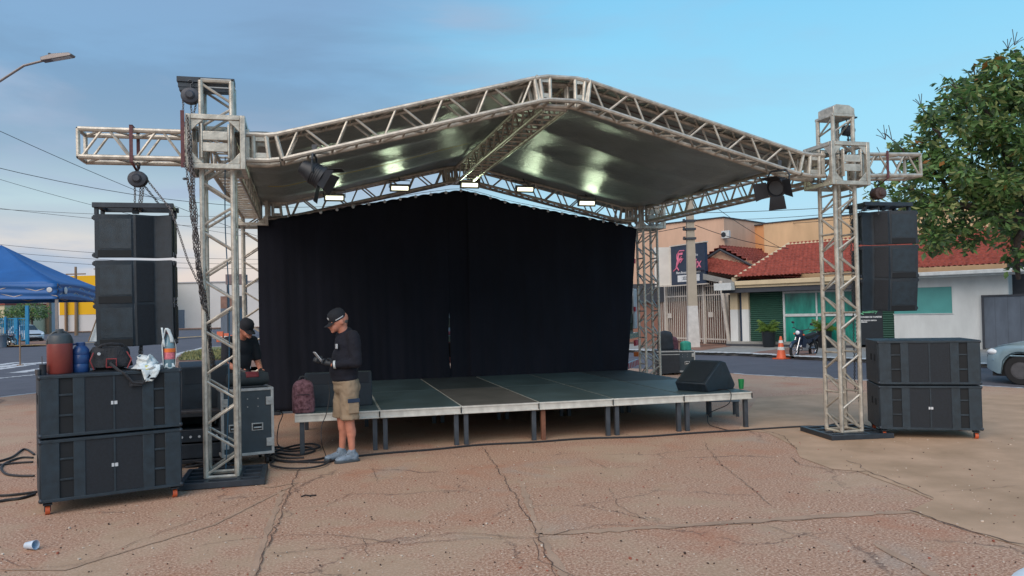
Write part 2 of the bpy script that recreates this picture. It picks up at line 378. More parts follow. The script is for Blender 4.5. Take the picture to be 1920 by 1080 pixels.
for i in range(900):
    px, py = random.uniform(0, 1920), random.uniform(820, 1078); P = G(px, py, .004); s_ = random.uniform(.003, .009) if random.random() < .97 else random.uniform(.010, .015); gr.m = random.choice((0, 0, 1, 1, 2)); a = random.random()*3
    gr.box(P+V((0, 0, s_*.3)), (s_*1.6, s_, s_*.7), rot=a)
MT['chip'] = mat('pale_stone_chip', S(205, 190, 176), .9, 0, .2); MT['chipd'] = mat('dark_grit', S(70, 52, 44), .9, 0, .3); MT['chipr'] = mat('red_stone_chip', S(150, 84, 66), .9, 0, .3)
tag(gr.obj('loose_grit', ['chip', 'chipd', 'chipr'], smooth=0), 'loose stone chips and grit scattered over the foreground concrete', 'grit', kind='stuff')
# kerbs / pavements / grass
kb = MB(); ribbon(kb, nearL, .13, .006, .0); ribbon(kb, [G(*p) for p in ((-60, 752), (0, 745), (60, 738), (150, 728), (300, 713))], .12, .006, 0)
struct('near_kerb', kb, 'kerb', smooth=0)
strip('pavement', [p for p in FR_]+[fa(s, 0, -.3) for s in (24, 0, -50)], 'walk', 0, .12)
kb = MB(); ribbon(kb, FR_, .55, .005, 0); struct('far_kerb', kb, 'kerb', smooth=0)
strip('red_paving', [G(x, y) for x, y in ((1400, 662), (1530, 667.5), (1530, 652), (1480, 652))], 'redwalk', .004)
strip('red_soil_strip', [G(x, y) for x, y in ((1200, 652), (1278, 657), (1318, 657), (1372, 649), (1372, 646), (1200, 640))], 'soil', .004)
strip('soil_strip', [G(x, y) for x, y in ((300, 694), (365, 680), (470, 678), (470, 690), (420, 697))], 'soil', .012)
strip('pale_pavement', [G(x, y) for x, y in ((300, 716), (310, 693), (470, 686), (470, 716))], 'palew', .016)
strip('median_base', [G(x, y) for x, y in ((292, 698), (310, 690), (340, 662), (387, 651), (600, 640), (640, 690), (300, 700))], 'soil', 0, .11)
MT['grass'] = mat('dry_green_grass', (.17, .17, .075), .95, 0, .35, 3, .5, 60)
gm = MB()
quad = [G(335, 676), G(345, 662), G(387, 652), G(560, 644), G(600, 672)]
gm.poly([V((p.x, p.y, .02)) for p in quad])
for i in range(2600):
    a, b, c_ = random.random(), random.random(), 0
    P = quad[0].lerp(quad[4], a).lerp(quad[1].lerp(quad[3], a), b); P.z = .02
    h = .05+random.random()*.10; t = random.random()*6.28; d = V((math.cos(t), math.sin(t), 0))*.05
    gm.add([P-d, P+d, P+V((random.uniform(-.04, .04), random.uniform(-.04, .04), h))], [(0, 1, 2)])
tag(gm.obj('grass', 'grass', smooth=0, fixn=False), 'dry green grass on the median beyond the left road', 'grass', kind='stuff')
kb = MB(); ribbon(kb, [G(*p) for p in ((292, 698), (332, 664), (387, 651), (600, 640))], .35, .012, 0); struct('median_kerb', kb, 'kerb', smooth=0)
pl = MB()
for pts, w_ in (([(-60, 712), (0, 709), (90, 700)], .25), ([(-20, 690), (40, 683), (90, 679)], .9), ([(30, 699), (90, 690)], .6), ([(-40, 695), (0, 692), (60, 683)], .5), ([(-60, 690), (0, 684), (35, 679)], .5)):
    ribbon(pl, [G(x, y, -.096) for x, y in pts], w_, -.096, 0)
struct('road_markings', pl, 'paintw', smooth=0)
yk = MB(); ribbon(yk, [G(*p) for p in ((-40, 648), (40, 648), (100, 646), (180, 642), (260, 640), (330, 634), (420, 628))], .9, .02, 0); struct('yellow_kerb', yk, 'kerby', smooth=0)
strip('red_verge', [G(x, y) for x, y in ((-60, 648), (40, 648), (110, 645), (108, 637), (0, 637), (-60, 638))], 'soil', .0, .1)
strip('far_soil', [(-80, 135, 0), (60, 135, 0), (60, 175, 0), (-80, 175, 0)], 'soil', .02)
# ============================================================ STAGE ROOF STRUCTURE
W, D, HB, HB2, HT = 7.383, 5.604, 3.39, 3.47, 4.03
roof = thing('truss_stage_roof', 'beige aluminium truss stage roof on four lattice towers with a low pitched tarpaulin', 'stage roof')
def sleeve_block(cx, cy, cz, parent, mirror=1):
    m = MB(); a, h = .28, .27; q = .052
    for sx in (-1, 1):
        for sy in (-1, 1): m.box((cx+sx*(a-q/2), cy+sy*(a-q/2), cz), (q, q, 2*h))
    for sz in (-1, 1):
        z = cz+sz*(h-q/2)
        for sy in (-1, 1): m.box((cx, cy+sy*(a-q/2+.001), z), (2*a-2*q, q, q))
        for sx in (-1, 1): m.box((cx+sx*(a-q/2+.001), cy, z), (q, 2*a-2*q, q))
    for f in range(4):           # corner gussets and the roller plates on every face
        X = [V((1, 0, 0)), V((0, 1, 0)), V((-1, 0, 0)), V((0, -1, 0))][f]; Nn = V((X.y, -X.x, 0)); Z = V((0, 0, 1)); c = V((cx, cy, cz))+Nn*(a-.012)
        for sx in (-1, 1):
            for sz in (-1, 1):
                p = c+X*(sx*(a-q))+Z*(sz*(h-q))
                m.prism([p+Nn*.004, p-X*(sx*.12)+Nn*.004, p-X*(sx*.06)-Z*(sz*.055)+Nn*.004, p-X*(sx*.05)-Z*(sz*.065)+Nn*.004, p-Z*(sz*.12)+Nn*.004], -Nn*.012)
        if f in (0, 3, 1):
            for sz in (-.062, .052): m.box(c+Z*sz+Nn*.03, (.235, .09, .02), X=X, Y=Z, Z=Nn)
            for sx in (-.125, .125): m.box(c+X*sx+Nn*.02, (.018, .34, .05), X=X, Y=Z, Z=Nn)
    o = m.obj('sleeve_block', 'alu', parent, bevel=.006)
    bl = MB()
    for f in range(4):
        X = [V((1, 0, 0)), V((0, 1, 0)), V((-1, 0, 0)), V((0, -1, 0))][f]; Nn = V((X.y, -X.x, 0)); c = V((cx, cy, cz))+Nn*(a+.030)
        for sx in (-.07, .07):
            for sz in (-.062, .052): bl.tube(c+X*sx+V((0, 0, sz))-Nn*.012, c+X*sx+V((0, 0, sz)), .009, n=6)
    return o
for (cx, cy, zt, zb) in ((0, 0, HT, HB), (W, 0, HT-.02, HB), (0, D, HB2+.2, HB2), (W, D, HB2+.2, HB2)):
    ch, br = MB(), MB(); truss(ch, br, (cx, cy, .06), (cx, cy, zt), up=(0, -1, 0), s=.29, rungs='s', phase=0 if cx == 0 else 1)
    tw = ch.obj('tower', 'alu', roof); br.obj('bracing', 'alu', tw)
    sleeve_block(cx, cy, zb, tw)
    # base frame of dark channel
    b = MB(); rr = R(-9) if cx and cy == 0 else 0; q = Matrix.Rotation(rr, 3, 'Z'); bc = V((cx+.02, cy-.0, 0))
    def bx(x, y, sx, sy, z=.035, sz=.06): b.box(bc+q@V((x, y, z)), (sx, sy, sz), rot=rr)
    for y in (-.375, .375): bx(0, y, .80, .05)
    for x in (-.375, .375): bx(x, 0, .05, .70)
    for y in (-.2, 0.0, .2): bx(0, y, .70, .045, .034, .045)
    for x in (-.15, .15): bx(x, 0, .045, .70, .045, .02)
    b.obj('base_frame', 'blackmetal', tw, bevel=.004)
# roof beams (front and back gable), knees, ridge joint
def gable(y, z0, z1, nm, rungs='t', zr=None):
    a0, a1, r0, r1 = .30, .60, W/2-.30, W/2+.30
    for sgn, (x0, x1, x2) in ((1, (a0, a1, r0)), (-1, (W-a0, W-a1, r1))):
        ch, br = MB(), MB(); dz = (z1-z0)
        e = (x2-x1)
        truss(ch, br, (x1, y, z0+.01), (x2, y, z1), s=.26, rungs='tx', pitch=.26, phase=0)
        # knee: bent chords with end frames and stiffener plates
        for sy in (-.13, .13):
            for sz in (-.13, .13):
                ch.path([(x0-.03*sgn, y+sy, z0+sz-.005), (x0+.17*sgn, y+sy, z0+sz-.006), (x1, y+sy, z0+.01+sz)], .027, n=8)
            for xx, tl in ((x0+.05*sgn, 0), (x1-.10*sgn, .03)): ch.tube((xx, y+sy, z0-.12), (xx-tl*sgn, y+sy, z0+.13), .024, n=8)
            for zz in (-.085, .085): ch.box((x0+.12*sgn, y+sy, z0+zz), (.16, .018, .05))
        bm_ = ch.obj(nm, 'alu', roof); br.obj('bracing', 'alu', bm_)
    ch = MB()
    for sy in (-.13, .13):
        for sz in (-.13, .13): ch.path([(r0-.02, y+sy, z1+sz-.004), (r0+.12, y+sy, z1+.022+sz), (r1-.12, y+sy, z1+.022+sz), (r1+.02, y+sy, z1+sz-.004)], .0275, n=8)
        for xx, tl in ((r0+.0, -.035), (r0+.06, -.03), (r0+.15, 0), (r1-.15, 0), (r1-.06, .03), (r1, .035)):
            ch.tube((xx, y+sy, z1-.12), (xx+tl, y+sy, z1+.14), .023, n=8)
        for zz in (-.07, .1): 
            for xx in (r0+.1, r1-.1): ch.box((xx, y+sy, z1+.01+zz), (.09, .018, .045))
    for xx in (r0, r0+.15, r1-.15, r1):
        for sz in (-.11, .15): ch.tube((xx, y-.13, z1+sz), (xx, y+.13, z1+sz), .02, n=6)
    ch.obj('ridge_joint', 'alu', roof)
HA = 4.13
gable(0, HB-.01, HA, 'rafter_truss'); gable(D, HB2+.02, HA+.03, 'rear_rafter_truss')
for (p0, p1, nm, sl_) in (((0, .28, HB), (0, D-.28, HB2), 'side_beam', .27), ((W, .28, HB), (W, D-.28, HB2), 'side_beam', .27), ((W/2, .16, HA-.0), (W/2, D-.16, HA+.03), 'ridge_beam', .27),
                     ((-1.26, 0, 3.365), (-.29, 0, 3.37), 'wing_beam', .27), ((W+.29, 0, 3.40), (W+1.17, 0, 3.425), 'wing_beam', .27)):
    ch, br = MB(), MB(); truss(ch, br, p0, p1, s=sl_, rungs='t' if 'wing' not in nm else 'x', pitch=.25)
    bo = ch.obj(nm, 'alu', roof); br.obj('bracing', 'alu', bo)
# tarpaulin over the beams
def tarp(u, v):
    x = -.02+u*(W+.04); y = -.06+v*(D+.2); d = abs(x-W/2)
    z = (HB+.14) if d > W/2-.5 else None
    top = HA+.185; lo = HB+.155
    t = max(0, min(1, (d-.2)/(W/2-.55-.2))); zz = top+(lo-top)*t
    sag = .035*math.sin(math.pi*min(1, max(0, t)))*(.5+.5*math.sin(v*math.pi))
    zz += -sag+.012*noise.noise(V((x*1.2, y*1.7, 3)))+.007*noise.noise(V((x*3.5, y*2.2, 9)))+.05*v
    zz += .045*abs(math.sin(v*math.pi*5+.25*math.sin(u*5)))**1.3
    return V((x, y, zz))
tp = MB().grid(tarp, 130, 90)
nt = MT['tarp'].node_tree; pb = [n for n in nt.nodes if n.type == 'BSDF_PRINCIPLED'][0]
t_ = N('ShaderNodeTexCoord'); m_ = N('ShaderNodeMapping'); m_.inputs['Scale'].default_value = (1, 3.2, 1); L(t_.outputs['Object'], m_.inputs[0])
n_ = N('ShaderNodeTexNoise', Scale=7, Detail=6, Roughness=.6, Distortion=.8); L(m_.outputs[0], n_.inputs['Vector']); b_ = N('ShaderNodeBump', Strength=.8, Distance=.035); L(n_.outputs[0], b_.inputs['Height']); L(b_.outputs[0], pb.inputs['Normal'])
tarp_o = tp.obj('roof_tarpaulin', 'tarp', roof, solid=.004, smooth=180)
sp = MB()
for k in range(24):
    a, b = tarp(.05+k*.017, .62-.0*k), tarp(.05+(k+1)*.017, .62)
    s_ = V((0, .03, 0)); sp.add([a-s_-V((0, 0, .012)), a+s_-V((0, 0, .012)), b+s_-V((0, 0, .012)), b-s_-V((0, 0, .012))], [(0, 1, 2, 3)])
sp.obj('yellow_strap', 'yellowstrap', roof, smooth=0)
sp = MB()
for k in range(24):
    a, b = tarp(.55+k*.0155, .09), tarp(.55+(k+1)*.0155, .09)
    s_ = V((0, .012, 0)); sp.add([a-s_-V((0, 0, .012)), a+s_-V((0, 0, .012)), b+s_-V((0, 0, .012)), b-s_-V((0, 0, .012))], [(0, 1, 2, 3)])
sp.obj('red_hem', 'redstrap', roof, smooth=0)
# tower head fittings
hd = MB(); hd.bb(-.38, .17, -.07, .07, HT+.0, HT+.055); hd.bb(-.36, .14, -.05, .05, HT-.085, HT-.045); hd.bb(-.37, -.15, -.055, .055, HT-.05, HT+.002); hd.obj('head_beam', 'blackmetal', roof, bevel=.004)
hd = MB(); z = HT-.0
hd.prism([(W-.14, -.16, z), (W+.17, -.16, z), (W+.17, -.16, z+.075), (W+.09, -.16, z+.115), (W-.09, -.16, z+.12), (W-.14, -.16, z+.09)], (0, .3, 0)); hd.bb(W-.17, W+.17, -.17, .17, z-.035, z)
hd.obj('head_plate', 'alu', roof, bevel=.006)
hd = MB(); hd.bb(W+.08, W+.30, -.05, .05, z-.012, z+.006); hd.obj('head_bracket', 'blackmetal', roof)
# ============================================================ CHAIN HOISTS
def link_chain(mb, pts, size=.030, r=.0045):
    pts = [V(p) for p in pts]; flip = False
    for a, b in zip(pts, pts[1:]):
        d = b-a; n = max(1, int(d.length/(size*.78))); dn = d.normalized(); s1 = dn.orthogonal().normalized(); s2 = dn.cross(s1)
        for i in range(n):
            c = a+d*((i+.5)/n); s_ = s1 if flip else s2; flip = not flip; w_ = size*.30; h = size*.5
            q = [c+dn*h*.9+s_*w_*.5, c+dn*h*.9-s_*w_*.5, c+dn*h*.35-s_*w_, c-dn*h*.35-s_*w_, c-dn*h*.9-s_*w_*.5, c-dn*h*.9+s_*w_*.5, c-dn*h*.35+s_*w_, c+dn*h*.35+s_*w_]
            for j in range(8): mb.tube(q[j], q[(j+1) % 8], r, n=4, caps=False)
def wav(p, q, n, amp, ph=0.):
    p, q = V(p), V(q); return [p.lerp(q, i/n)+V((math.sin(i*1.9+ph)*amp, math.cos(i*2.7+ph)*amp, 0)) for i in range(n+1)]
def hoist(c, label, matn, r=.085, ang=0.):
    c = V(c); t = thing('chain_hoist', label, 'chain hoist', c, 'manual chain hoists on the truss')
    m = MB(); Y = V((math.sin(ang), -math.cos(ang), 0)); X = V((math.cos(ang), math.sin(ang), 0)); Z = V((0, 0, 1))
    m.lathe([(r*.55, -.065), (r*.92, -.055), (r, -.02), (r, .02), (r*.92, .055), (r*.55, .065)], c, n=22, X=X, Y=Z, Z=Y, sx=1.06, sy=.92)
    m.lathe([(.03, .06), (.045, .075), (.03, .09)], c, n=12, X=X, Y=Z, Z=Y)
    m.obj('housing', matn, t)
    h = MB(); pts = [c+Z*(r*.85)]+[c+Z*(r+.035)+X*(math.sin(a)*.022)+Z*(.022-math.cos(a)*.022) for a in [0, .8, 1.6, 2.4, 3.1, 3.9, 4.6]]
    h.path(pts, .008, n=6); h.obj('top_hook', 'blackmetal', t)
    return t
h1 = hoist((-.245, -.1, HT-.155), 'dark round chain hoist hanging from the top plate of the left tower', 'hoist', .088)
m = MB(); c = V((-.245, -.1, HT-.155))
link_chain(m, wav(c+V((.0, 0, -.08)), c+V((.01, -.02, -.26)), 2, .003)); link_chain(m, wav(c+V((.05, 0, -.07)), c+V((.01, -.02, -.24)), 2, .003))
link_chain(m, wav(c+V((-.075, 0, -.03)), (-.30, -.16, 3.2), 10, .004)); m.obj('load_chain', 'chain', h1)
m = MB(); hk = c+V((.01, -.02, -.27)); m.ell(hk, (.025, .02, .03), 10, 8); m.path([hk, hk+V((.02, 0, -.04)), hk+V((0, 0, -.075)), hk+V((-.025, 0, -.05))], .009); m.obj('load_hook', 'blackmetal', h1)
m = MB()
for k in range(5):        # bundle of slack chain down to the foot of the tower
    ph = k*1.3; ox, oy = .018*math.sin(ph), .018*math.cos(ph)
    P00, P0, P1, P2 = at(350+ox*80, 215+30*k, -.33), at(357+ox*80, 335, -.32)+V((0, oy, 0)), at(372, 500, -.27), at(389, 612, -.10)
    pts = wav(P00, P0, 4, .006, ph)[:-1]+wav(P0, P1, 9, .008, ph)+wav(P1, P2, 7, .010, ph)[1:]
    if k < 3: pts += wav(P2, at(398, 690, .12), 4, .012, ph)[1:]
    link_chain(m, [p+V((ox, oy, 0)) for p in pts], .036, .0052)
m.obj('hand_chain', 'chain', h1)
m = MB(); m.box((-.30, -.30, 3.40), (.035, .012, .56)); m.obj('red_strop', 'redstrap', h1)
LAX = -.785
h2 = hoist((-.76, -.0, 3.045), 'dark round chain hoist strapped under the left wing truss above the speakers', 'hoist', .088)
m = MB()
for y in (-.175, .175): m.box((-.785, y, 3.365), (.03, .006, .36))
m.box((-.785, 0, 3.545), (.03, .356, .006))
for y in (-.175, .175): m.add([V((-.80, y, 3.19)), V((-.77, y, 3.19)), V((-.755, 0, 3.12)), V((-.775, 0, 3.12))], [(0, 1, 2, 3)])
m.obj('red_strap', 'redstrap', h2, solid=.004)
m = MB()
for x0, x1 in ((-.79, -.79), (-.735, -.755), (-.71, -.735)): link_chain(m, wav((x0, 0, 2.98), (x1, 0, 2.74), 3, .002))
a0 = V((-.69, 0, 3.06)); link_chain(m, [a0, at(322, 395, -.12), at(352, 488, -.16), at(385, 560, -.12), at(392, 610, -.05)])
link_chain(m, [V((-.70, 0, 2.98)), at(300, 385, .1)]); m.obj('load_chain', 'chain', h2)
h3 = hoist((W+.62, 0, 3.065), 'rusty chain hoist under the right wing truss above the right speaker column', 'hoist2', .088)
m = MB()
for y in (-.175, .175): m.box((W+.63, y, 3.41), (.03, .006, .34))
for y in (-.175, .175): m.add([V((W+.615, y, 3.24)), V((W+.645, y, 3.24)), V((W+.63, 0, 3.16)), V((W+.61, 0, 3.16))], [(0, 1, 2, 3)])
m.obj('red_strap', 'redstrap', h3, solid=.004)
m = MB(); link_chain(m, [(W+.62, 0, 2.98), (W+.62, 0, 2.8)]); link_chain(m, [(W+.56, 0, 3.0), at(1612, 398, .0)]); m.obj('load_chain', 'chain', h3)
h4 = hoist((W+.235, .06, HT-.15), 'boxy chain hoist hanging behind the top plate of the right tower', 'hoist', .075, ang=R(75))
m = MB()
link_chain(m, [(W+.235, .06, HT-.2), (W+.24, .06, HT-.36)]); link_chain(m, wav((W+.30, .08, HT-.2), (W+.40, .2, .35), 20, .004)); link_chain(m, wav((W+.28, .10, HT-.2), (W+.36, .22, .5), 20, .004)); m.obj('load_chain', 'chain', h4)
# ============================================================ LINE ARRAYS
def cabinet(o, wd=.70, ht=.43, mir=1):
    """front faces -y; origin top centre front"""
    h = wd/2
    def X(v): return mir*v
    prof = [(-h, 0), (-.02, 0), (-.005, .012), (.02, .006), (.17, .095), (.20, .10), (h-.03, .03), (h, .03), (h, .36), (-h, .36)]
    b = MB(); b.prism([(X(x), y, -ht) for x, y in prof], (0, 0, ht))
    for p_ in b.v:
        if p_.y > .3: p_.z = -ht/2+(p_.z+ht/2)*.72
    bo = b.obj('cabinet', 'box', o, bevel=.005)
    g = MB(); g.bb(min(X(-h+.045), X(-.02)), max(X(-h+.045), X(-.02)), -.004, .004, -ht+.09, -.045); g.obj('horn_panel', 'boxlight', o)
    g = MB(); g.bb(min(X(-h+.03), X(-.02)), max(X(-h+.03), X(-.02)), -.006, .004, -ht+.008, -ht+.075); g.obj('slot_vent', 'hole', o)
    g = MB()
    p0, p1 = V((X(.025), .006, 0)), V((X(.165), .090, 0)); nn = V((0, -.006, 0))
    g.add([p0+nn+V((0, 0, -ht+.02)), p1+nn+V((0, 0, -ht+.02)), p1+nn+V((0, 0, -.02)), p0+nn+V((0, 0, -.02))], [(0, 1, 2, 3)]); g.obj('woofer_grille', 'grille', o, solid=.004, smooth=0)
    g = MB()
    for s in (-1, 1):
        for z in (-.03, -ht+.03): g.tube((s*(h+.002), .06, z), (s*(h+.035), .06, z), .016, n=10); g.box((s*(h+.012), .10, z), (.016, .14, .05))
        g.box((s*(h+.006), .12, -ht/2), (.01, .05, ht-.02))
    g.obj('rigging_plate', 'blackmetal', o, bevel=.003)
def line_array(cx, y0, ztop, mir, names, rot, tilts, gaps):
    z = ztop; yy = y0
    fr = thing('fly_frame', names[0], 'fly frame', (cx, y0, ztop))
    m = MB()
    for y in (.02, .36): m.box((cx, y0+y, ztop+.045), (.74, .045, .05))
    for x in (-.33, 0, .33): m.box((cx+x, y0+.19, ztop+.045), (.045, .34, .042))
    for x in (-.34, .34): m.box((cx+x, y0+.05, ztop-.012), (.035, .05, .07)); m.box((cx+x, y0+.30, ztop-.012), (.035, .05, .07))
    m.box((cx, y0+.12, ztop+.0), (.06, .05, .05))
    m.obj('frame', 'blackmetal', fr, bevel=.004)
    z = ztop-.045
    for i in range(3):
        t = thing('line_array_speaker', names[i+1], 'speaker', (0, 0, 0), 'line array speakers hanging under the wing trusses'); cabinet(t, mir=mir)
        t.location = (cx-math.sin(R(rot))*(yy-y0), y0+math.cos(R(rot))*(yy-y0), z); t.rotation_euler = (R(tilts[i]), 0, R(rot)); z -= .43*math.cos(R(tilts[i]))+gaps[i]; yy += .43*math.sin(R(tilts[i]))
    return
line_array(-.80, -.04, 2.735, 1, ('dark steel fly frame hung by chains above the left speaker column', 'top speaker of the left hanging column, just under its fly frame', 'middle speaker of the left hanging column', 'bottom speaker of the left hanging column above the toolbag'), 0, (0, 1, 4), (.024, -.006, 0))
line_array(W+.77, -.02, 2.885, -1, ('dark steel fly frame hung above the right speaker column', 'top speaker of the right hanging column beside the tree', 'middle speaker of the right hanging column', 'bottom speaker of the right hanging column, tilted towards the floor'), -17, (0, 3, 8), (.014, .000, 0))
# chain bag hanging below the left array
m = MB(); 
for k in range(3): link_chain(m, wav((-.79+.012*k, .15, 1.45), (-.79+.012*k, .12, 1.16), 4, .004, k), .034, .005)
tag(m.obj('hanging_chain', 'chain'), 'rusty slack chain hanging below the left speaker column behind the toolbag', 'chain')
# ============================================================ SUBWOOFERS
SUBH, SUBW, SUBD = .535, 1.13, .78
def subwoofer(label, caster, mir=False, badge=True):
    t = thing('subwoofer', label, 'subwoofer', (0, 0, 0), 'double subwoofers stacked in pairs')
    b = MB(); b.bb(0, SUBW, .018, SUBD, 0, SUBH); b.obj('cabinet', 'box', t, bevel=.008)
    f = MB()
    for x0, x1 in ((0.012, .15), (.255, .345), (.80, .895), (.985, SUBW-.012)): f.bb(x0, x1, .004, .022, .012, SUBH-.012)
    f.bb(.012, SUBW-.012, .0, .021, .004, .03); f.bb(.012, SUBW-.012, .0, .021, SUBH-.03, SUBH-.004)
    for z in (.185, .36):
        f.bb(.15, .255, .008, .022, z-.009, z+.009); f.bb(.895, .985, .008, .022, z-.009, z+.009)
    f.obj('front_baffle', 'boxlight', t, bevel=.003)
    g = MB(); g.bb(.345, .80, .010, .020, .03, SUBH-.03); g.obj('grille', 'grille', t)
    for a, b in ((.15, .255), (.895, .985)):
        g = MB(); g.bb(a, b, .016, .0195, .03, SUBH-.03); g.obj('port_opening', 'hole', t)
    g = MB(); g.bb(.565, .58, .004, .0105, .03, SUBH-.03); g.obj('centre_strut', 'boxlight', t)
    g = MB()
    if badge: g.bb(.548, .566, .002, .009, .25, .28); g.bb(.574, .598, .002, .009, .25, .28); g.bb(.566, .574, .004, .009, .255, .275); g.obj('badge', 'badge', t)
    for x in (0.012, SUBW-.012):
        for z in (.02, SUBH-.02): g = MB(); g.ell((x, .018, z), (.022, .022, .022), 10, 6); g.obj('corner_cap', 'blackmetal', t)
    for y in (.2, .42): g = MB(); g.bb(-.004, .003, y-.03, y+.03, .28, .36); g.obj('side_handle', 'hole', t)
    if caster:
        for x in (.06, SUBW-.06):
            for y in (.07, SUBD-.07):
                c_ = MB(); c_.box((x, y, -.018), (.07, .07, .012)); c_.box((x-.022, y, -.05), (.006, .035, .06)); c_.box((x+.022, y, -.05), (.006, .035, .06)); co = c_.obj('caster', 'blackmetal', t)
                w_ = MB(); w_.tube((x-.018, y, -.068), (x+.018, y, -.068), .037, n=16); w_.obj('wheel', 'orange', co)
    return t
for k, (loc, rz, l0, l1, l2) in enumerate((((-1.365, -1.025), 17.6, 'lower worn black double subwoofer on orange casters of the left stack', 'upper black double subwoofer of the left stack, loaded with jugs and bags', 0), ((7.606, -.371), -29.8, 'lower black double subwoofer with small white badge in the right stack', 'upper black double subwoofer with bare top in the right stack', 1))):
    a = subwoofer(l0, True); b = subwoofer(l1, False, badge=(k == 0))
    a.location = (loc[0], loc[1], .105); b.location = (loc[0], loc[1], .105+SUBH+.012)
    a.rotation_euler.z = b.rotation_euler.z = R(rz)
LS = V((-1.365, -1.025, .105+2*SUBH+.012)); LU = V((math.cos(R(17.6)), math.sin(R(17.6)), 0)); LV = V((-LU.y, LU.x, 0))
def ls(u, v, z=0.): return LS+LU*u+LV*v+V((0, 0, z))
# ---- things on the left stack
MT['redjug'] = mat('faded_red_plastic', (.20, .035, .028), .42, 0, .15, 5); MT['greylid'] = mat('dark_grey_plastic', (.05, .06, .07), .45); MT['bluejug'] = mat('blue_plastic', (.018, .06, .19), .35, 0, .15, 5)
t = thing('water_jug', 'tall faded red water jug with dark grey lid on the left subwoofer stack', 'water jug', ls(.17, .22))
m = MB(); m.lathe([(.092, 0), (.1, .012), (.101, .24), (.098, .262), (.094, .265)], ls(.17, .22), 28); m.obj('body', 'redjug', t)
m = MB(); m.lathe([(.097, .262), (.098, .30), (.088, .335), (.06, .352), (.034, .356), (.034, .385), (.028, .392)], ls(.17, .22), 28); m.obj('lid', 'greylid', t)
m = MB(); c = ls(.17, .22, .26); m.path([c+LU*(.1*math.cos(a))+LV*(-.02)+V((0, 0, .0+.115*math.sin(a))) for a in [i*math.pi/12 for i in range(13)]], .009); m.obj('handle', 'greylid', t)
t = thing('water_jug', 'small dark blue jug with screw cap beside the red jug', 'water jug', ls(.335, .27))
m = MB(); m.lathe([(.064, 0), (.072, .012), (.072, .07), (.069, .075), (.072, .08), (.072, .15), (.069, .155), (.071, .162), (.068, .20), (.045, .232), (.036, .236)], ls(.335, .27), 24); m.obj('body', 'bluejug', t)
m = MB(); m.lathe([(.038, .234), (.038, .262), (.034, .266)], ls(.335, .27), 20); m.obj('lid', 'bluejug', t)
m = MB(); c = ls(.335, .27, .20); m.path([c-LU*.062+V((0, 0, -.05)), c-LU*.085+V((0, 0, .0)), c-LU*.06+V((0, 0, .05)), c-LU*.02+V((0, 0, .06))], .009); m.obj('handle', 'bluejug', t)
t = thing('drinking_flask', 'small dark metal cup with a straw at the left end of the subwoofer top', 'cup', ls(.035, .12))
m = MB(); m.lathe([(.026, 0), (.028, .01), (.028, .085), (.03, .09)], ls(.04, .15), 14); m.obj('cup', 'blackmetal', t)
m = MB(); m.path([ls(.035, .15, .03), ls(.033, .15, .16)], .004); m.lathe([(.02, 0), (.022, .05)], ls(.0, .13), 12); m.obj('straw', 'chain', t)
# tool bag
MT['bag'] = mat('black_nylon', (.02, .021, .026), .8, 0, .25, 20, .5, 60); MT['bagred'] = mat('red_piping', (.22, .03, .035), .7)
t = thing('tool_bag', 'open black toolbag with red trim slumped on the left subwoofer stack', 'tool bag', ls(.57, .3))
m = MB()
def bagf(u, v):
    a = u*2*math.pi; s = [0.0, .9, 1., .97, .86, .62, .35, .0][min(7, int(v*7))] if False else (math.sin(min(1, v*1.7)*math.pi/2)**.35 if v < .1 else 1-.42*max(0, v-.35)**1.2)
    if v == 0: s = .9
    n_ = 1+.10*noise.noise(V((math.cos(a)*2, math.sin(a)*2, v*3)))
    ca, sa = math.cos(a), math.sin(a); p = 3.2
    rr = (abs(ca)**p+abs(sa)**p)**(-1/p)
    return ls(.57+.185*ca*rr*s*n_, .3+.125*sa*rr*s*n_, v*.215+.012*noise.noise(V((ca*3, sa*3, 5)))*v)
m.grid(bagf, 40, 12); m.poly([bagf(i/40, 1) for i in range(40)]); m.obj('bag_body', 'bag', t, smooth=70)
m = MB(); m.path([ls(.43, .17, .02), ls(.40, .165, .1), ls(.43, .19, .17)], .006); m.path([ls(.70, .165, .02), ls(.735, .17, .1), ls(.70, .19, .17)], .006)
m.path([ls(.53, .162, .035), ls(.53, .155, .11), ls(.61, .155, .11), ls(.61, .162, .035), ls(.53, .162, .035)], .007); m.obj('red_trim', 'bagred', t)
m = MB(); m.path([ls(.45, .25, .19), ls(.50, .2, .235), ls(.57, .2, .245), ls(.66, .22, .235), ls(.72, .27, .18)], .014); m.path([ls(.56, .155, .07), ls(.62, .04, .005), ls(.66, -.012, -.02), ls(.72, -.02, -.10), ls(.80, -.02, -.115), ls(.86, -.014, -.04)], .014)
m.box(ls(.745, -.018, -.11), (.10, .012, .05), X=LU, Y=LV, Z=V((0, 0, 1))); m.obj('shoulder_strap', 'bag', t)
m = MB(); m.tube(ls(.47, .16, .16), ls(.47, .15, .16), .014, n=12); m.tube(ls(.565, .152, .06), ls(.565, .146, .06), .008, n=10); m.obj('eyelet', 'badge', t)
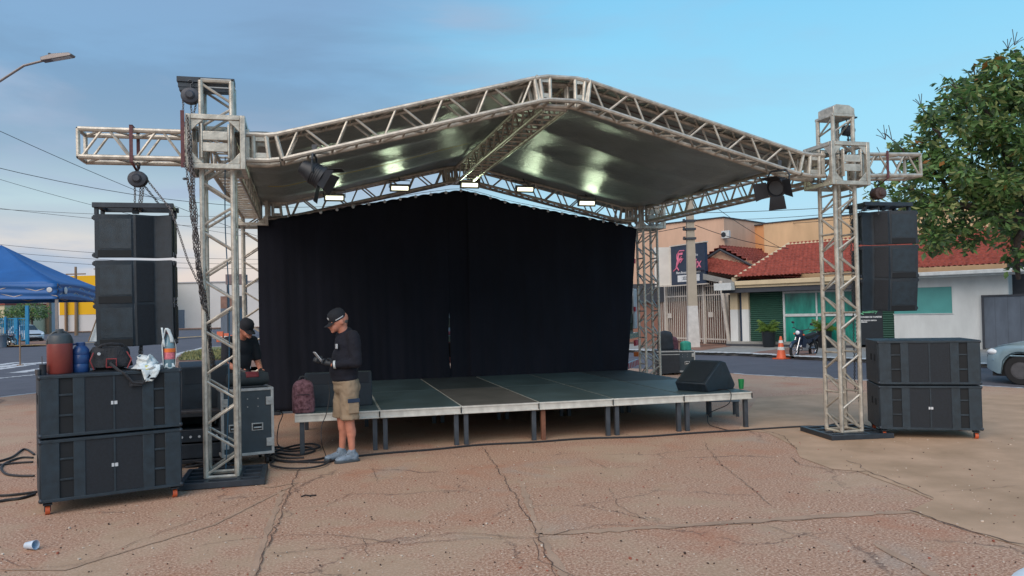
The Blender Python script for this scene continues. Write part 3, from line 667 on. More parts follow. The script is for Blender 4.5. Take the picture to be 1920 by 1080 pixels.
# plastic bag + bottle in bag
MT['film'] = mat('white_bag_film', (.60, .66, .68), .4, 0, .08, 12, .6, 25); MT['pet'] = mat('clear_bottle', (.16, .26, .31), .15, 0, .2, 8); MT['labelp'] = mat('pink_label', (.62, .16, .20), .5, 0, .5, 30); MT['labelo'] = mat('orange_label', (.75, .17, .03), .5); MT['ylw'] = mat('yellow_print', (.55, .50, .16), .6)
t = thing('plastic_bag', 'crumpled white plastic bag drooping over the front edge beside the toolbag', 'plastic bag', ls(.84, .1))
def pb_(u, v):
    a = u*2*math.pi; n_ = 1+.45*noise.noise(V((math.cos(a)*1.7, math.sin(a)*1.7, v*4+2)))
    x = .85+.105*math.cos(a)*n_*(1-.35*v); y = .11+.12*math.sin(a)*n_*(1-.4*v); z = .005+v*.11*(1+.5*noise.noise(V((math.cos(a)*2, math.sin(a)*2, 7))))
    return ls(x, y, z)
m = MB().grid(pb_, 30, 10); m.poly([pb_(i/30, 1) for i in range(30)])
def pf(u, v):
    x = .765+.19*u; k = min(1, v*1.6); x = x+(.055*(1-u)-.075*u*(v**2))*v
    return ls(x, .04-.065*min(1, v*2)-.005*math.sin(u*9), (.02 if v < .3 else .02-(v-.3)*.17)+.03*(1-v)+.008*noise.noise(V((u*7, v*6, 1))))
m.grid(pf, 18, 12); m.obj('bag_film', 'film', t, solid=.002, smooth=60)
m = MB(); m.grid(lambda u, v: pf(.25+u*.18, .12+v*.35)+LV*-.004, 4, 4); m.obj('yellow_print', 'ylw', t)
m = MB(); c = pf(.75, .86)-LV*.006; m.ell(c, (.026, .003, .010), 12, 6, X=LU, Y=LV); m.obj('handle_hole', 'hole', t)
t = thing('soda_bottle', 'clear bottle with pink label in a thin carrier bag, right end of the left stack', 'bottle', ls(1.045, .13))
c = ls(1.045, .13)
m = MB(); m.lathe([(.045, 0), (.052, .015), (.052, .20), (.048, .235), (.025, .285), (.015, .30), (.015, .33)], c, 20); m.obj('bottle', 'pet', t)
m = MB(); m.lathe([(.0535, .085), (.0535, .165)], c, 20); m.obj('label', 'labelp', t); m = MB(); m.lathe([(.0545, .15), (.0545, .185)], c+V((.004, -.002, 0)), 20); m.obj('label_top', 'labelo', t)
m = MB(); m.lathe([(.017, .318), (.017, .345)], c, 12); m.obj('cap', 'bagred', t)
m = MB()
for s in (-1, 1):
    m.grid(lambda u, v: c+LU*(s*(.046+.012*math.sin(v*3))*(1 if v < .6 else 1-(v-.6)*1.6*(1 if s > 0 else .9)))+LV*(-.045+u*.06)+V((0, 0, .005+v*.36))-LU*(.022*max(0, v-.5)), 6, 14)
m.grid(lambda u, v: c+LU*(-.05+.1*u)*(1-.3*v)+LV*(-.048+.0*u)+V((0, 0, .0+v*.04+.01*math.sin(u*9))), 10, 3)
m.grid(lambda u, v: c+LU*(-.052+.016*u-.02*v)+LV*-.052+V((0, 0, .20+v*.18)), 3, 8); m.grid(lambda u, v: c+LU*(.005+.03*u-.045*v+.05*v*(1-v))+LV*-.052+V((0, 0, .24+v*.135)), 3, 8)
m.obj('carrier_bag', 'film', t, solid=.0015, smooth=60)
# ============================================================ STAGE DECKS
MT['deck'] = mat('dark_teal_deck_ply', (.046, .072, .080), .5, 0, .3, 1.8, .15, 40); MT['deckb'] = mat('brown_worn_deck_ply', (.085, .072, .066), .6, 0, .3, 2.5, .15, 40); MT['deckd'] = mat('dark_deck_ply', (.026, .032, .036), .6, 0, .35, 2, .15, 40)
MT['leg'] = mat('grey_steel_leg', (.055, .065, .08), .5, .2, .25, 8); MT['rust'] = mat('rusty_leg', (.17, .07, .04), .8, 0, .3, 12)
DW, DD = 1.0, 2.19
names = ['leftmost', 'second from left', 'third from left', 'fourth from left', 'fifth from left', 'rightmost']
for i in range(6):
    for j in range(2):
        md = 'deckb' if (i, j) in ((2, 0),) else 'deckd' if (i, j) in ((2, 1), (5, 1)) else 'deck'
        look = {'deckb': 'brown worn', 'deckd': 'dark', 'deck': 'teal grey'}[md]
        t = thing('stage_deck', f'{look} topped stage deck, {names[i]} of the {("front","rear")[j]} row', 'stage deck', st(i*DW, j*DD), 'stage decks forming the platform')
        x0, x1, y0, y1 = i*DW+.002, (i+1)*DW-.002, j*DD+.002, (j+1)*DD-.002
        f = MB()
        for (a, b, c, d) in ((x0, x1, y0, y0+.035), (x0, x1, y1-.035, y1), (x0, x0+.035, y0+.035, y1-.035), (x1-.035, x1, y0+.035, y1-.035)):
            f.box(st((a+b)/2, (c+d)/2, HS-.05), (b-a, d-c, .094), rot=STR)
        if j == 0:
            f.box(st((x0+x1)/2, y0-.004, HS-.012), (x1-x0, .012, .02), rot=STR); f.box(st((x0+x1)/2, y0-.004, HS-.088), (x1-x0, .012, .02), rot=STR)
        f.obj('frame', 'alu2', t, bevel=.002)
        s_ = MB(); s_.box(st((x0+x1)/2, (y0+y1)/2, HS-.006), (x1-x0-.026, y1-y0-.026, .02), rot=STR); s_.obj('deck_board', md, t)
        if j == 0:
            c_ = MB(); c_.box(st(x1-.005, y0-.012, HS-.05), (.012, .01, .07), rot=STR); c_.obj('coupling_slot', 'hole', t)
        for a in (x0+.04 if i else x0+.06, x1-.04 if i < 5 else x1-.05):
            for b in (y0+.06, y1-.06):
                if j == 1 and b < y0+.1: continue
                l = MB(); l.box(st(a+(.02 if a < x0+.1 else -.02), b, (HS-.10)/2), (.055, .055, HS-.10), rot=STR)
                l.obj('leg', 'rust' if (i == 3 and a < x0+.1 and j == 0 and b < 1) else 'leg', t, bevel=.003)
# ============================================================ BACKDROP CURTAIN
CY = 5.40
tops = [(.10, 3.27), (.145, 3.262), (1.0, 3.42), (1.957, 3.60), (2.9, 3.77), (3.633, 3.875), (4.0, 3.80), (4.534, 3.655), (5.25, 3.53), (5.977, 3.41), (6.6, 3.30), (7.06, 3.19)]
def ctop(x):
    for a, b in zip(tops, tops[1:]):
        if a[0] <= x <= b[0]: return a[1]+(b[1]-a[1])*(x-a[0])/(b[0]-a[0])
    return tops[0][1] if x < 1 else tops[-1][1]
bd = thing('backdrop_curtain', 'tall black cloth backdrop across the back of the stage, slit near its middle', 'curtain', (3.6, CY, 0))
def panel(xa, xb, yo, n, side=0):
    def fn(u, v):
        x = xa+(xb-xa)*u; z1 = ctop(x)
        zt = z1+.014*abs(math.sin(x*math.pi/.19)); z = .04+(zt-.04)*v
        k = (1-v)
        if side == 1: x -= .30*k*u**4 if v > .0 else 0
        # slit between the left and middle cloths
        if side == 2: x -= .035*max(0, 1-((z-1.15)/.62)**2)*max(0, 1-(xb-(xa+(xb-xa)*u))*2.2)
        if side == 3: x += .012*max(0, 1-((z-1.15)/.62)**2)*max(0, 1-u*3)
        f = .016*math.sin(x*7+1.5*math.sin(x*2.1))+.006*math.sin(x*19+z*.6)+.003*math.sin(x*41+z)
        f *= .35+.8*k
        return V((x, CY+yo+f+.05*noise.noise(V((x*.7, z*.6, 4)))*k, z))
    return MB().grid(fn, n, 40).obj('cloth_panel', 'curtain', bd, solid=.003, smooth=180)
panel(.10, 3.385, 0, 200, 2); panel(3.372, 3.82, .01, 40, 3); panel(3.74, 7.06, -.03, 200, 1)
for k in range(21):
    x = 1.15+k*.275; x = min(x, 6.9)
    m = MB(); z = ctop(x)-.012; m.ell((x, CY-.05, z), (.027, .014, .027), 10, 6); m.path([(x, CY-.03, z), (x+.004, CY+.02, z+.045), (x, CY+.03, z+.07)], .003, n=4); m.obj('cable_tie', 'white', bd)
m = MB(); m.path([(x, CY+.03, ctop(x)+.05) for x in [0.2+.25*i for i in range(28)]], .004, n=5); m.obj('rope', 'cable', bd)
# ============================================================ FLOODS AND PAR LAMPS
MT['fl_body'] = mat('grey_flood_housing', (.12, .13, .13), .5, .2)
for k, (px, py, wpx) in enumerate(((627, 371, 36), (750, 353, 38), (881, 347, 40), (985, 355, 36), (1101, 381, 36))):
    c = at(px, py, 5.22); h = .155
    t = thing('led_flood', ['leftmost lit flood light under the rear truss', 'lit flood light, second from the left under the rear truss', 'middle lit flood light directly under the roof ridge', 'lit flood light just right of the ridge', 'rightmost lit flood light under the rear truss'][k], 'flood light', c, 'lit LED floods under the rear truss')
    ty = R(20); Y = V((0, -math.cos(ty), -math.sin(ty))); Z = V((0, -math.sin(ty), math.cos(ty))); X = V((1, 0, 0))
    m = MB(); m.box(c-Y*.03, (.35, .13, .05), X=X, Y=Z, Z=Y)
    for q in range(6): m.box(c-Y*.065+X*(-.14+q*.056), (.008, .11, .03), X=X, Y=Z, Z=Y)
    m.obj('housing', 'fl_body', t, bevel=.004)
    m = MB(); m.box(c-Y*.002, (.29, .066, .006), X=X, Y=Z, Z=Y); m.obj('lens', 'flood', t)
    m = MB(); m.path([c-X*.185-Y*.03, c-X*.185-Y*.03+V((0, 0, .13)), c+X*.185-Y*.03+V((0, 0, .13)), c+X*.185-Y*.03], .008, n=5); m.tube(c-Y*.03+V((0, 0, .13)), c-Y*.03+V((0, .1, .20)), .012); m.obj('yoke', 'blackmetal', t)
    al = bpy.data.lights.new('flood_lamp', 'AREA'); al.shape = 'RECTANGLE'; al.size = .30; al.size_y = .08; al.energy = 3.0; al.color = (.80, 1, .66); al.spread = R(170)
    ao = bpy.data.objects.new('flood_lamp', al); C.objects.link(ao); ao.parent = t; ao.rotation_euler = (-Y).to_track_quat('Z', 'Y').to_euler(); ao.location = Y*.012
def par_lamp(c, aim, label, ztop):
    c = V(c); t = thing('par_lamp', label, 'stage lamp', c, 'black spot lamps with barn doors'); A = V(aim).normalized(); X = A.cross(V((0, 0, 1))).normalized(); Z = X.cross(A)
    m = MB(); m.lathe([(.04, -.17), (.075, -.15), (.085, -.10), (.11, -.04), (.115, .06), (.125, .065), (.125, .10), (.105, .10), (.10, .07)], c, 24, X=X, Y=Z, Z=A)
    for k in range(4): m.lathe([(.118, -.02+k*.022), (.12, -.014+k*.022), (.118, -.008+k*.022)], c, 24, X=X, Y=Z, Z=A)
    m.obj('housing', 'black', t)
    m = MB(); m.lathe([(.0, .075), (.09, .078), (.092, .07)], c, 20, X=X, Y=Z, Z=A); m.obj('lens', 'greylid', t)
    for k, (d, e, s_) in enumerate(((X, Z, .55), (-X, Z, .6), (Z, X, .35), (-Z, X, .75))):
        m = MB(); h = c+A*.10+d*.105; q = (A*(1-s_)+d*s_).normalized(); wd = .09
        m.prism([h-e*wd, h+e*wd, h+e*(wd*1.25)+q*.16, h-e*(wd*1.25)+q*.16], d.cross(e)*0+(A*.3-d).normalized()*.003); m.obj('barn_door', 'black', t)
    m = MB()
    P = [c-X*.13, c-X*.14+V((0, 0, .12)), c-X*.10+V((0, 0, .19)), c+X*.10+V((0, 0, .19)), c+X*.14+V((0, 0, .12)), c+X*.13]
    for a, b in zip(P, P[1:]): m.tube(a, b, .011, n=6)
    m.tube(c+V((0, 0, .19)), V((c.x, c.y, ztop)), .013); m.obj('yoke', 'blackmetal', t)
    m = MB(); m.box((c.x, c.y, ztop), (.05, .07, .07)); m.obj('clamp', 'chain', t)
    return t
par_lamp(at(590, 326, -.10), (.75, -.15, -.45), 'black spot lamp with barn doors under the left end of the front truss', HB+.0)
par_lamp(at(1460, 349, -.10), (-.75, -.45, -.35), 'black spot lamp with drooping barn door under the right end of the front truss', HB-.0)
# ============================================================ WEDGE MONITORS
def wedge(label, loc, rz, sc_=1., prof=None, wd=.62, grille=True):
    prof = prof or [(0, 0), (.50, 0), (.56, .14), (.30, .40), (.16, .38), (-.05, .10)]
    t = thing('monitor_wedge', label, 'stage monitor', (0, 0, 0), 'black stage monitors')
    m = MB(); m.prism([(0, y*sc_, z*sc_) for y, z in prof], (wd*sc_, 0, 0)); m.obj('cabinet', 'box', t, bevel=.01)
    a, b = V((0, prof[4][0], prof[4][1])), V((0, prof[5][0], prof[5][1])); nn = (b-a).cross(V((1, 0, 0))).normalized(); nn = nn if nn.z > 0 else -nn
    g = MB(); g.prism([V((.04, 0, 0))*sc_+(a*.92+b*.08)*sc_+nn*.001, V((.04, 0, 0))*sc_+(a*.06+b*.94)*sc_+nn*.001, V((wd-.04, 0, 0))*sc_+(a*.06+b*.94)*sc_+nn*.001, V((wd-.04, 0, 0))*sc_+(a*.92+b*.08)*sc_+nn*.001], nn*.004); g.obj('grille', 'grille', t)
    g = MB(); g.box((-.002, .24*sc_, .22*sc_), (.006, .13*sc_, .06*sc_)); g.obj('handle', 'hole', t)
    t.location = loc; t.rotation_euler.z = R(rz); return t
wr = wedge('black stage monitor at the right front corner of the stage', st(5.17, .55, HS+.004), -62, 1.06, [(0, 0), (.62, 0), (.66, .05), (.44, .36), (.33, .385), (-.06, .11)], .46)
wl = wedge('black stage monitor behind the standing man at the left end of the stage', st(.10, .55, HS+.004), -3, 1.0, [(0, 0), (.50, 0), (.54, .16), (.34, .42), (.14, .42), (0, .28)], .84)
# monitor leaning behind the left tower
b1 = G(404, 780, .62); wz = wedge('dark stage monitor standing tilted behind the left tower, beside the subwoofers', (-.52, .95, .60), 12, 1.0, [(0, .02), (.42, 0), (.55, .42), (.30, .55), (.02, .50), (-.02, .3)], .52)
t = thing('amplifier_rack', 'low open amplifier rack behind the left subwoofers under the tilted monitor', 'amplifier rack', (-.35, 1.0, 0))
m = MB(); m.bb(-.62, .05, .8, 1.35, .56, .60); m.bb(-.62, -.59, .8, 1.35, .06, .56); m.bb(.02, .05, .8, 1.35, .06, .56); m.bb(-.62, .05, 1.32, 1.35, .06, .56); m.bb(-.62, .05, .8, 1.35, .05, .09); m.obj('rack_case', 'black', t, bevel=.004)
m = MB(); m.bb(-.58, .01, .83, 1.3, .10, .26); m.bb(-.58, .01, .82, 1.3, .28, .42); m.obj('amplifiers', 'blackmetal', t, bevel=.006)
m = MB()
for k in range(6): m.tube((-.5+k*.09, .83, .34), (-.5+k*.09, .81, .34), .014, n=10)
m.obj('knobs', 'badge', t)
m = MB(); m.bb(-.60, -.10, .80, 1.0, .602, .63); m.obj('mixer_lid', 'chain', t, bevel=.004)
# ============================================================ FLIGHT CASES
MT['case'] = mat('teal_grey_case_ply', (.035, .050, .062), .5, 0, .2, 6); MT['edge'] = mat('case_aluminium', (.42, .42, .41), .4, .3, .2, 9)
def flight_case(label, wd, dp, ht, base):
    t = thing('flight_case', label, 'flight case', (0, 0, 0), 'dark flight cases with aluminium edges')
    b = MB(); b.bb(.012, wd-.012, .012, dp-.012, base+.012, base+ht-.012); b.obj('panels', 'case', t)
    e = MB(); q = .03
    for x in (q/2, wd-q/2):
        for y in (q/2, dp-q/2): e.box((x, y, base+ht/2), (q, q, ht-2*q))
    for z in (base+q/2, base+ht-q/2):
        for y in (q/2, dp-q/2): e.box((wd/2, y, z), (wd, q, q))
        for x in (q/2, wd-q/2): e.box((x, dp/2, z), (q, dp-2*q, q))
    e.obj('edge_trim', 'edge', t, bevel=.003)
    for x, y, s in ((wd*.68, 0, 0), (wd*.25, 0, 0)):
        h = MB(); z = base+ht*.42; h.bb(x-.062, x+.062, .002, .014, z-.042, z+.042); ho = h.obj('handle', 'edge', t, bevel=.003)
        h = MB(); h.bb(x-.048, x+.048, -.002, .0015, z-.030, z+.030); h.obj('recess', 'hole', ho); h = MB(); h.tube((x-.04, -.006, z-.008), (x+.04, -.006, z-.008), .010); h.obj('grip', 'edge', ho)
    for x, z in ((wd-.045, base+ht*.80), (wd-.045, base+ht*.18), (.045, base+ht*.80), (.045, base+ht*.18)):
        h = MB(); h.bb(x-.04, x+.035, -.006, .012, z-.045, z+.045); h.tube((x, -.012, z), (x, -.004, z), .016, n=10); h.obj('latch', 'edge', t, bevel=.003)
    r = MB()
    for x in (.3*wd, .5*wd, .7*wd):
        for z in (.72, .84): r.ell((x, .012, base+ht*z), (.007, .004, .007), 8, 5)
    r.obj('rivets', 'edge', t)
    for x in (.07, wd-.07):
        for y in (.07, dp-.07):
            h = MB(); h.tube((x-.014, y, .045), (x+.014, y, .045), .045, n=14); h.box((x, y, base-.02), (.05, .06, .04)); h.obj('caster', 'rubber', t)
    return t
fc = flight_case('tall dark flight case on casters behind the left tower with a rolled bag on top', .56, .62, .74, .12)
FCO = V(G(416, 880)); FCO.z = 0; fc.location = FCO; fc.rotation_euler.z = R(12)
MT['roll'] = mat('dark_canvas', (.03, .038, .042), .85, 0, .2, 12)
q = Matrix.Rotation(R(12), 3, 'Z'); o_ = FCO
t = thing('rolled_bag', 'dark rolled canvas bag with a red patch lying on the tall flight case', 'bag', o_+q@V((.35, .25, .86)))
m = MB(); m.lathe([(.03, -.23), (.085, -.22), (.1, -.15), (.1, .15), (.085, .22), (.03, .23)], o_+q@V((.32, .25, .945)), 18, X=q@V((0, 1, 0)), Y=V((0, 0, 1)), Z=q@V((1, 0, 0)), sy=.8); m.obj('roll', 'roll', t)
m = MB(); c = o_+q@V((.36, .155, .99)); m.grid(lambda u, v: c+(q@V((1, 0, 0)))*(u*.14-.07)+V((0, 0, v*.06-.02))+(q@V((0, 1, 0)))*(.06*v**2), 4, 5); m.obj('red_patch', 'bagred', t, solid=.004)
fr = flight_case('small flight case standing behind the right rear tower', .62, .6, .52, .06)
fr.location = V(G(1257, 702)); fr.rotation_euler.z = R(-22)
fr2 = thing('flight_case', 'all black case partly hidden by the right rear tower', 'flight case', (0, 0, 0)); m = MB(); m.bb(0, .55, 0, .6, .05, .62); m.obj('panels', 'black', fr2, bevel=.006); m = MB(); m.bb(-.003, .553, -.003, .02, .50, .52); m.bb(-.003, .553, -.003, .02, .57, .60); m.obj('edge_trim', 'edge', fr2); fr2.location = V(G(1233, 704)); fr2.rotation_euler.z = R(-18)
MT['maroon'] = mat('maroon_fabric', (.10, .035, .05), .85, 0, .35, 22, .5, 30); MT['tealbag'] = mat('teal_fabric', (.03, .28, .20), .7, 0, .2, 8); MT['dkbag'] = mat('charcoal_fabric', (.02, .026, .034), .85, 0, .2, 8)
def softbag(name, label, cat, c, rx, ry, h, m, strap=True, tag_=None, seed=1):
    c = V(c); t = thing(name, label, cat, c)
    def fn(u, v):
        a = u*2*math.pi; ca, sa = math.cos(a), math.sin(a); pr = (.92 if v < .04 else 1)*(1-.10*v) if v < .72 else max(.02, .93*math.sqrt(max(0, 1-((v-.72)/.28)**2)))
        rr = (abs(ca)**2.8+abs(sa)**2.8)**(-1/2.8)*(1+.07*noise.noise(V((ca*1.5, sa*1.5, v*3+seed))))
        return c+V((ca*rx*rr*pr, sa*ry*rr*pr, v*h))
    mb = MB().grid(fn, 32, 18); mb.obj('bag_body', m, t, smooth=180)
    if strap:
        mb = MB(); mb.path([c+V((-rx*.35, 0, h*.97)), c+V((-rx*.2, 0, h*1.07)), c+V((rx*.2, 0, h*1.07)), c+V((rx*.35, 0, h*.97))], .011); mb.obj('handle', 'black', t)
        mb = MB(); mb.grid(lambda u, v: fn(.66+.18*u, .12+.42*v)+V((0, -.022*math.sin(u*math.pi)**.5, 0)), 10, 8); mb.obj('front_pocket', m, t, smooth=180)
        mb = MB(); mb.path([fn(.66+.18*u/10, .55)+V((0, -.012, 0)) for u in range(11)], .004); mb.obj('zip', 'black', t)
    return t
bx = V(G(1257, 702)); qq = Matrix.Rotation(R(-22), 3, 'Z')
softbag('round_bag', 'charcoal round bag on the black case behind the right rear tower', 'bag', V(G(1233, 704))+V((.30, .15, .622)), .20, .16, .48, 'dkbag', False)
softbag('day_bag', 'maroon bag between the charcoal bag and the teal bag', 'bag', bx+qq@V((.10, .3, .582)), .14, .12, .36, 'maroon', False, seed=3)
softbag('small_bag', 'small bright teal bag on the flight case behind the stage', 'bag', bx+qq@V((.42, .3, .582)), .14, .11, .24, 'tealbag', False, seed=5)
MT['floral'] = mat('maroon_patterned_fabric', (.085, .022, .035), .85, 0, .4, 24, .5, 30, col2=(.20, .10, .12))
bp = softbag('backpack', 'maroon patterned backpack at the left corner of the stage', 'backpack', st(.10, .12, HS+.004), .135, .10, .40, 'floral', True, seed=8)
# ============================================================ SMALL STUFF
MT['greencup'] = mat('green_plastic_cup', (.01, .20, .06), .4); MT['cone'] = mat('orange_cone', (.62, .10, .03), .5, 0, .1, 5); MT['cw'] = mat('reflective_white', (.6, .6, .58), .5)
m = MB(); c = G(1390, 729, HS+.004); m.lathe([(.028, 0), (.032, .004), (.042, .135), (.040, .135), (.030, .01)], c, 18); tag(m.obj('plastic_cup', 'greencup'), 'green plastic cup at the right end of the stage edge', 'cup')
m = MB(); c = G(58, 1031)+V((0, 0, .034)); a = V((.82, -.5, .12)).normalized(); b = a.orthogonal().normalized(); m.lathe([(.022, -.045), (.024, -.043), (.034, .045), (.032, .045), (.022, -.03)], c, 18, X=b, Y=a.cross(b), Z=a); MT['cupw'] = mat('translucent_cup', (.52, .62, .74), .3); tag(m.obj('plastic_cup', 'cupw'), 'crushed white plastic cup lying on the concrete in the left foreground', 'cup')
m = MB(); c = G(580, 931); m.path([c+V(p) for p in ((-.07, 0, .006), (-.03, .02, .012), (0, 0, .008), (.03, -.01, .012), (.06, .005, .006))], .007); m.path([c+V(p) for p in ((-.02, .03, .006), (.0, 0, .01), (.01, -.03, .006))], .005); tag(m.obj('tape_scrap', 'rubber'), 'scrap of black tape lying on the concrete in the foreground', 'scrap')
random.seed(3)
t = thing('step_bench', 'low bench with blue grey top under the right end of the stage', 'bench', G(1355, 785))
bc = G(1358, 782); bc.z = 0; e1 = V((.93, -.36, 0)).normalized(); e2 = V((-e1.y, e1.x, 0))
MT['bluetop'] = mat('blue_grey_board', (.10, .15, .20), .5)
m = MB(); m.box(bc+e2*.16+V((0, 0, .245)), (.46, .34, .035), X=e1, Y=e2, Z=V((0, 0, 1))); m.obj('seat', 'bluetop', t, bevel=.004)
for sx in (-.2, .2):
    for sy in (.03, .30): l = MB(); l.box(bc+e1*sx+e2*sy+V((0, 0, .114)), (.04, .04, .226), X=e1, Y=e2, Z=V((0, 0, 1))); l.obj('leg', 'leg', t)
# cables
def cable(label, pts, r=.011, m='cable', parent=None):
    P = [V(p) for p in pts]; out = []
    for i in range(len(P)-1):
        p0, p1, p2, p3 = P[max(i-1, 0)], P[i], P[i+1], P[min(i+2, len(P)-1)]
        for k in range(6):
            s = k/6; out.append(.5*((2*p1)+(-p0+p2)*s+(2*p0-5*p1+4*p2-p3)*s*s+(-p0+3*p1-3*p2+p3)*s**3))
    out.append(P[-1]); mb = MB(); mb.path(out, r, n=6); return tag(mb.obj('cable', m), label, 'cable')
def gp(l, z=.012): return [G(x, y, z) for x, y in l]
cable('long black cable snaking along the ground in front of the stage legs', gp([(500, 862), (560, 866), (612, 866), (650, 858), (720, 850), (820, 842), (900, 834), (1000, 829), (1100, 822), (1200, 819), (1300, 812), (1400, 806), (1500, 800), (1540, 800)]), .014)
for k, (l, lb) in enumerate((([(500, 845), (520, 838), (545, 842), (575, 838), (590, 845), (560, 853), (520, 850), (505, 858), (540, 866), (590, 862), (620, 855)], 'thick loop of black cable on the ground by the left stage leg'), ([(500, 852), (512, 862), (508, 872), (540, 878), (580, 877), (610, 870), (622, 858)], 'outermost loop of black cable left of the man'),
        ([(505, 840), (540, 846), (580, 843), (600, 838), (585, 832), (550, 836), (515, 848), (530, 858), (570, 858)], 'tangled black cable nearest to the flight case casters'))):
    cable(lb, gp(l, .014+.012*k), .012)
cable('thin black cable looping down from the flight case to the ground', [at(498, 778, 1.5), at(512, 772, 1.5), at(530, 775, 1.7), at(522, 800, 1.6), at(520, 830, 1.6), G(530, 842, .02)], .006)
for k, (l, lb) in enumerate((([(62, 858), (40, 858), (15, 866), (2, 876), (10, 888), (35, 892), (64, 892)], 'black cable loop left of the subwoofer stack'), ([(62, 866), (30, 868), (-20, 874), (-60, 880)], 'black cable running left from the middle of the subwoofer stack'), ([(64, 852), (45, 842), (20, 858), (-30, 872)], 'black cable arching left beside the subwoofer stack'),
        ([(70, 922), (40, 926), (0, 929), (-60, 925)], 'upper of two straight black cables on the ground at the left edge'), ([(66, 926), (40, 934), (10, 938), (-60, 950)], 'lower of two straight black cables on the ground at the left edge'))): cable(lb, gp(l, .014), .013)
cable('thin black cable hanging from the monitor at the right end of the stage', [st(5.63, .3, HS+.02), st(5.66, .02, HS+.03), st(5.67, -.03, HS-.05), st(5.62, -.01, HS-.16), G(1330, 775, .16), G(1329, 795, .05), G(1350, 803, .012), G(1372, 808, .012)], .006)
cable('blue cable hanging down inside the left tower', [(.06, .05, 3.3), (.05, .05, 2.6), (.075, .05, 1.9), (.07, .05, 1.3), (.05, .06, .7), (.02, .05, .1)], .006, 'bcable')
cable('thin cable hanging in front of the man from the stage edge', [at(615, 715, .92), at(618, 740, .9), at(612, 775, .85), at(603, 800, .8), at(603, 830, .7), G(610, 852, .012), G(612, 866, .012)], .005)
for k in range(7):
    random.seed(20+k); a = G(375+random.uniform(-25, 30), 870+random.uniform(-20, 15))
    cable(['slack black cable in the heap behind the left tower base'][0], [a+V((random.uniform(-.25, .25), random.uniform(-.2, .3), .02+random.random()*.08)) for _ in range(6)], .010)
    C.objects[-1]['group'] = 'cable heap behind the left tower base'
cable('cable lying by the right tower base', gp([(1540, 806), (1560, 796), (1600, 792), (1630, 800), (1650, 806)]), .012)
# traffic cone
t = thing('traffic_cone', 'orange traffic cone with two white bands standing on the street', 'traffic cone', G(1465, 675, -.1)); c = G(1465, 673, -.1)
m = MB(); m.box(c+V((0, 0, .018)), (.42, .42, .035), rot=.4); m.lathe([(.17, .03), (.155, .05), (.035, .74), (.03, .75)], c, 20); m.obj('body', 'cone', t, bevel=.006)
for z0, z1 in ((.30, .40), (.53, .62)):
    r_ = lambda z: .157-.12*(z-.05)/.69; m = MB(); m.lathe([(r_(z0)+.004, z0), (r_(z1)+.004, z1)], c, 20); m.obj('band', 'cw', t)
# round white table edge in the near right corner
t = thing('garden_table', 'edge of a round white plastic table in the bottom right corner', 'table', (3.35, -6.68, 0)); tc_ = V((3.322, -6.707, .72)); rt_ = .47
m = MB(); m.lathe([(rt_-.015, -.03), (rt_, -.028), (rt_+.004, -.004), (rt_-.008, 0), (rt_-.03, -.002), (rt_-.04, -.008), (.01, -.008)], tc_, 64); m.obj('tabletop', 'white', t)
m = MB(); 
for k in range(4):
    a = k*math.pi/2+.6; l = MB(); l.tube(tc_+V((math.cos(a)*.28, math.sin(a)*.28, -.03)), V((tc_.x+math.cos(a)*.36, tc_.y+math.sin(a)*.36, 0)), .028, .02, n=10); l.obj('leg', 'white', t)
# ============================================================ SHOPS ON THE RIGHT
UPZ = V((0, 0, 1))
MT['salmon'] = mat('salmon_render', S(200, 166, 144), .9, 0, .10, 1.6, .2, 20, stretch=(1, 1, .3)); MT['salmond'] = mat('orange_render', S(196, 142, 98), .9, 0, .06, .8); MT['salmonl'] = mat('pale_orange_render', S(204, 172, 136), .9, 0, .10, 1.6, .2, 20, stretch=(1, 1, .3))
MT['wwall'] = mat('white_render', S(202, 206, 207), .85, 0, .09, 2.2, .2, 20, stretch=(1, 1, .35)); MT['beige'] = mat('beige_paint', S(196, 180, 150), .8, 0, .08, 2); MT['tile'] = mat('red_roof_tile', S(140, 70, 60), .9, 0, .35, 7, .4, 40)
MT['green'] = mat('dark_green_shutter', S(34, 74, 62), .5, 0, .12, 4); MT['frame'] = mat('white_window_frame', S(190, 196, 198), .5); MT['dkpanel'] = mat('dark_panel', S(30, 38, 46), .5, 0, .15, 4)
MT['glass'] = mat('green_glass', S(12, 78, 76), .12, 0, .25, 2.2, col2=S(44, 140, 126), spec=.45, stretch=(1, 1, .25)); MT['glass2'] = mat('teal_film_glass', S(76, 150, 148), .4, 0, .08, 2, spec=.7); MT['gate'] = mat('grey_painted_gate', S(88, 98, 112), .6, 0, .22, 3, stretch=(1, 1, .3)); MT['dkgrey'] = mat('charcoal_paint_and_shade', S(58, 62, 70), .8)
MT['fencew'] = mat('white_fence_paint', S(196, 190, 182), .6, 0, .1, 6); MT['concrete'] = mat('pole_concrete', S(160, 150, 136), .9, 0, .12, 2, .3, 30); MT['limew'] = mat('lime_washed_concrete', S(188, 186, 184), .9, 0, .14, 4, .3, 30)
MT['navyb'] = mat('navy_signboard', S(34, 50, 74), .45); MT['pinkl'] = mat('pink_lettering', S(222, 120, 150), .5); MT['whitel'] = mat('white_lettering', S(212, 216, 220), .5); MT['palep'] = mat('faded_poster', S(206, 202, 196), .6, 0, .10, 1.2); MT['greenl'] = mat('green_lettering', S(120, 205, 160), .5)
def fz(x, y, off=0.):
    P = onplane(x, y, FA+FN*off, FN); return (P-FA).dot(FU), P.z
def fbox(mb, s0, s1, z0, z1, o0, o1): return mb.box(fa((s0+s1)/2, (z0+z1)/2, (o0+o1)/2), (s1-s0, o1-o0, z1-z0), X=FU, Y=FN, Z=UPZ)
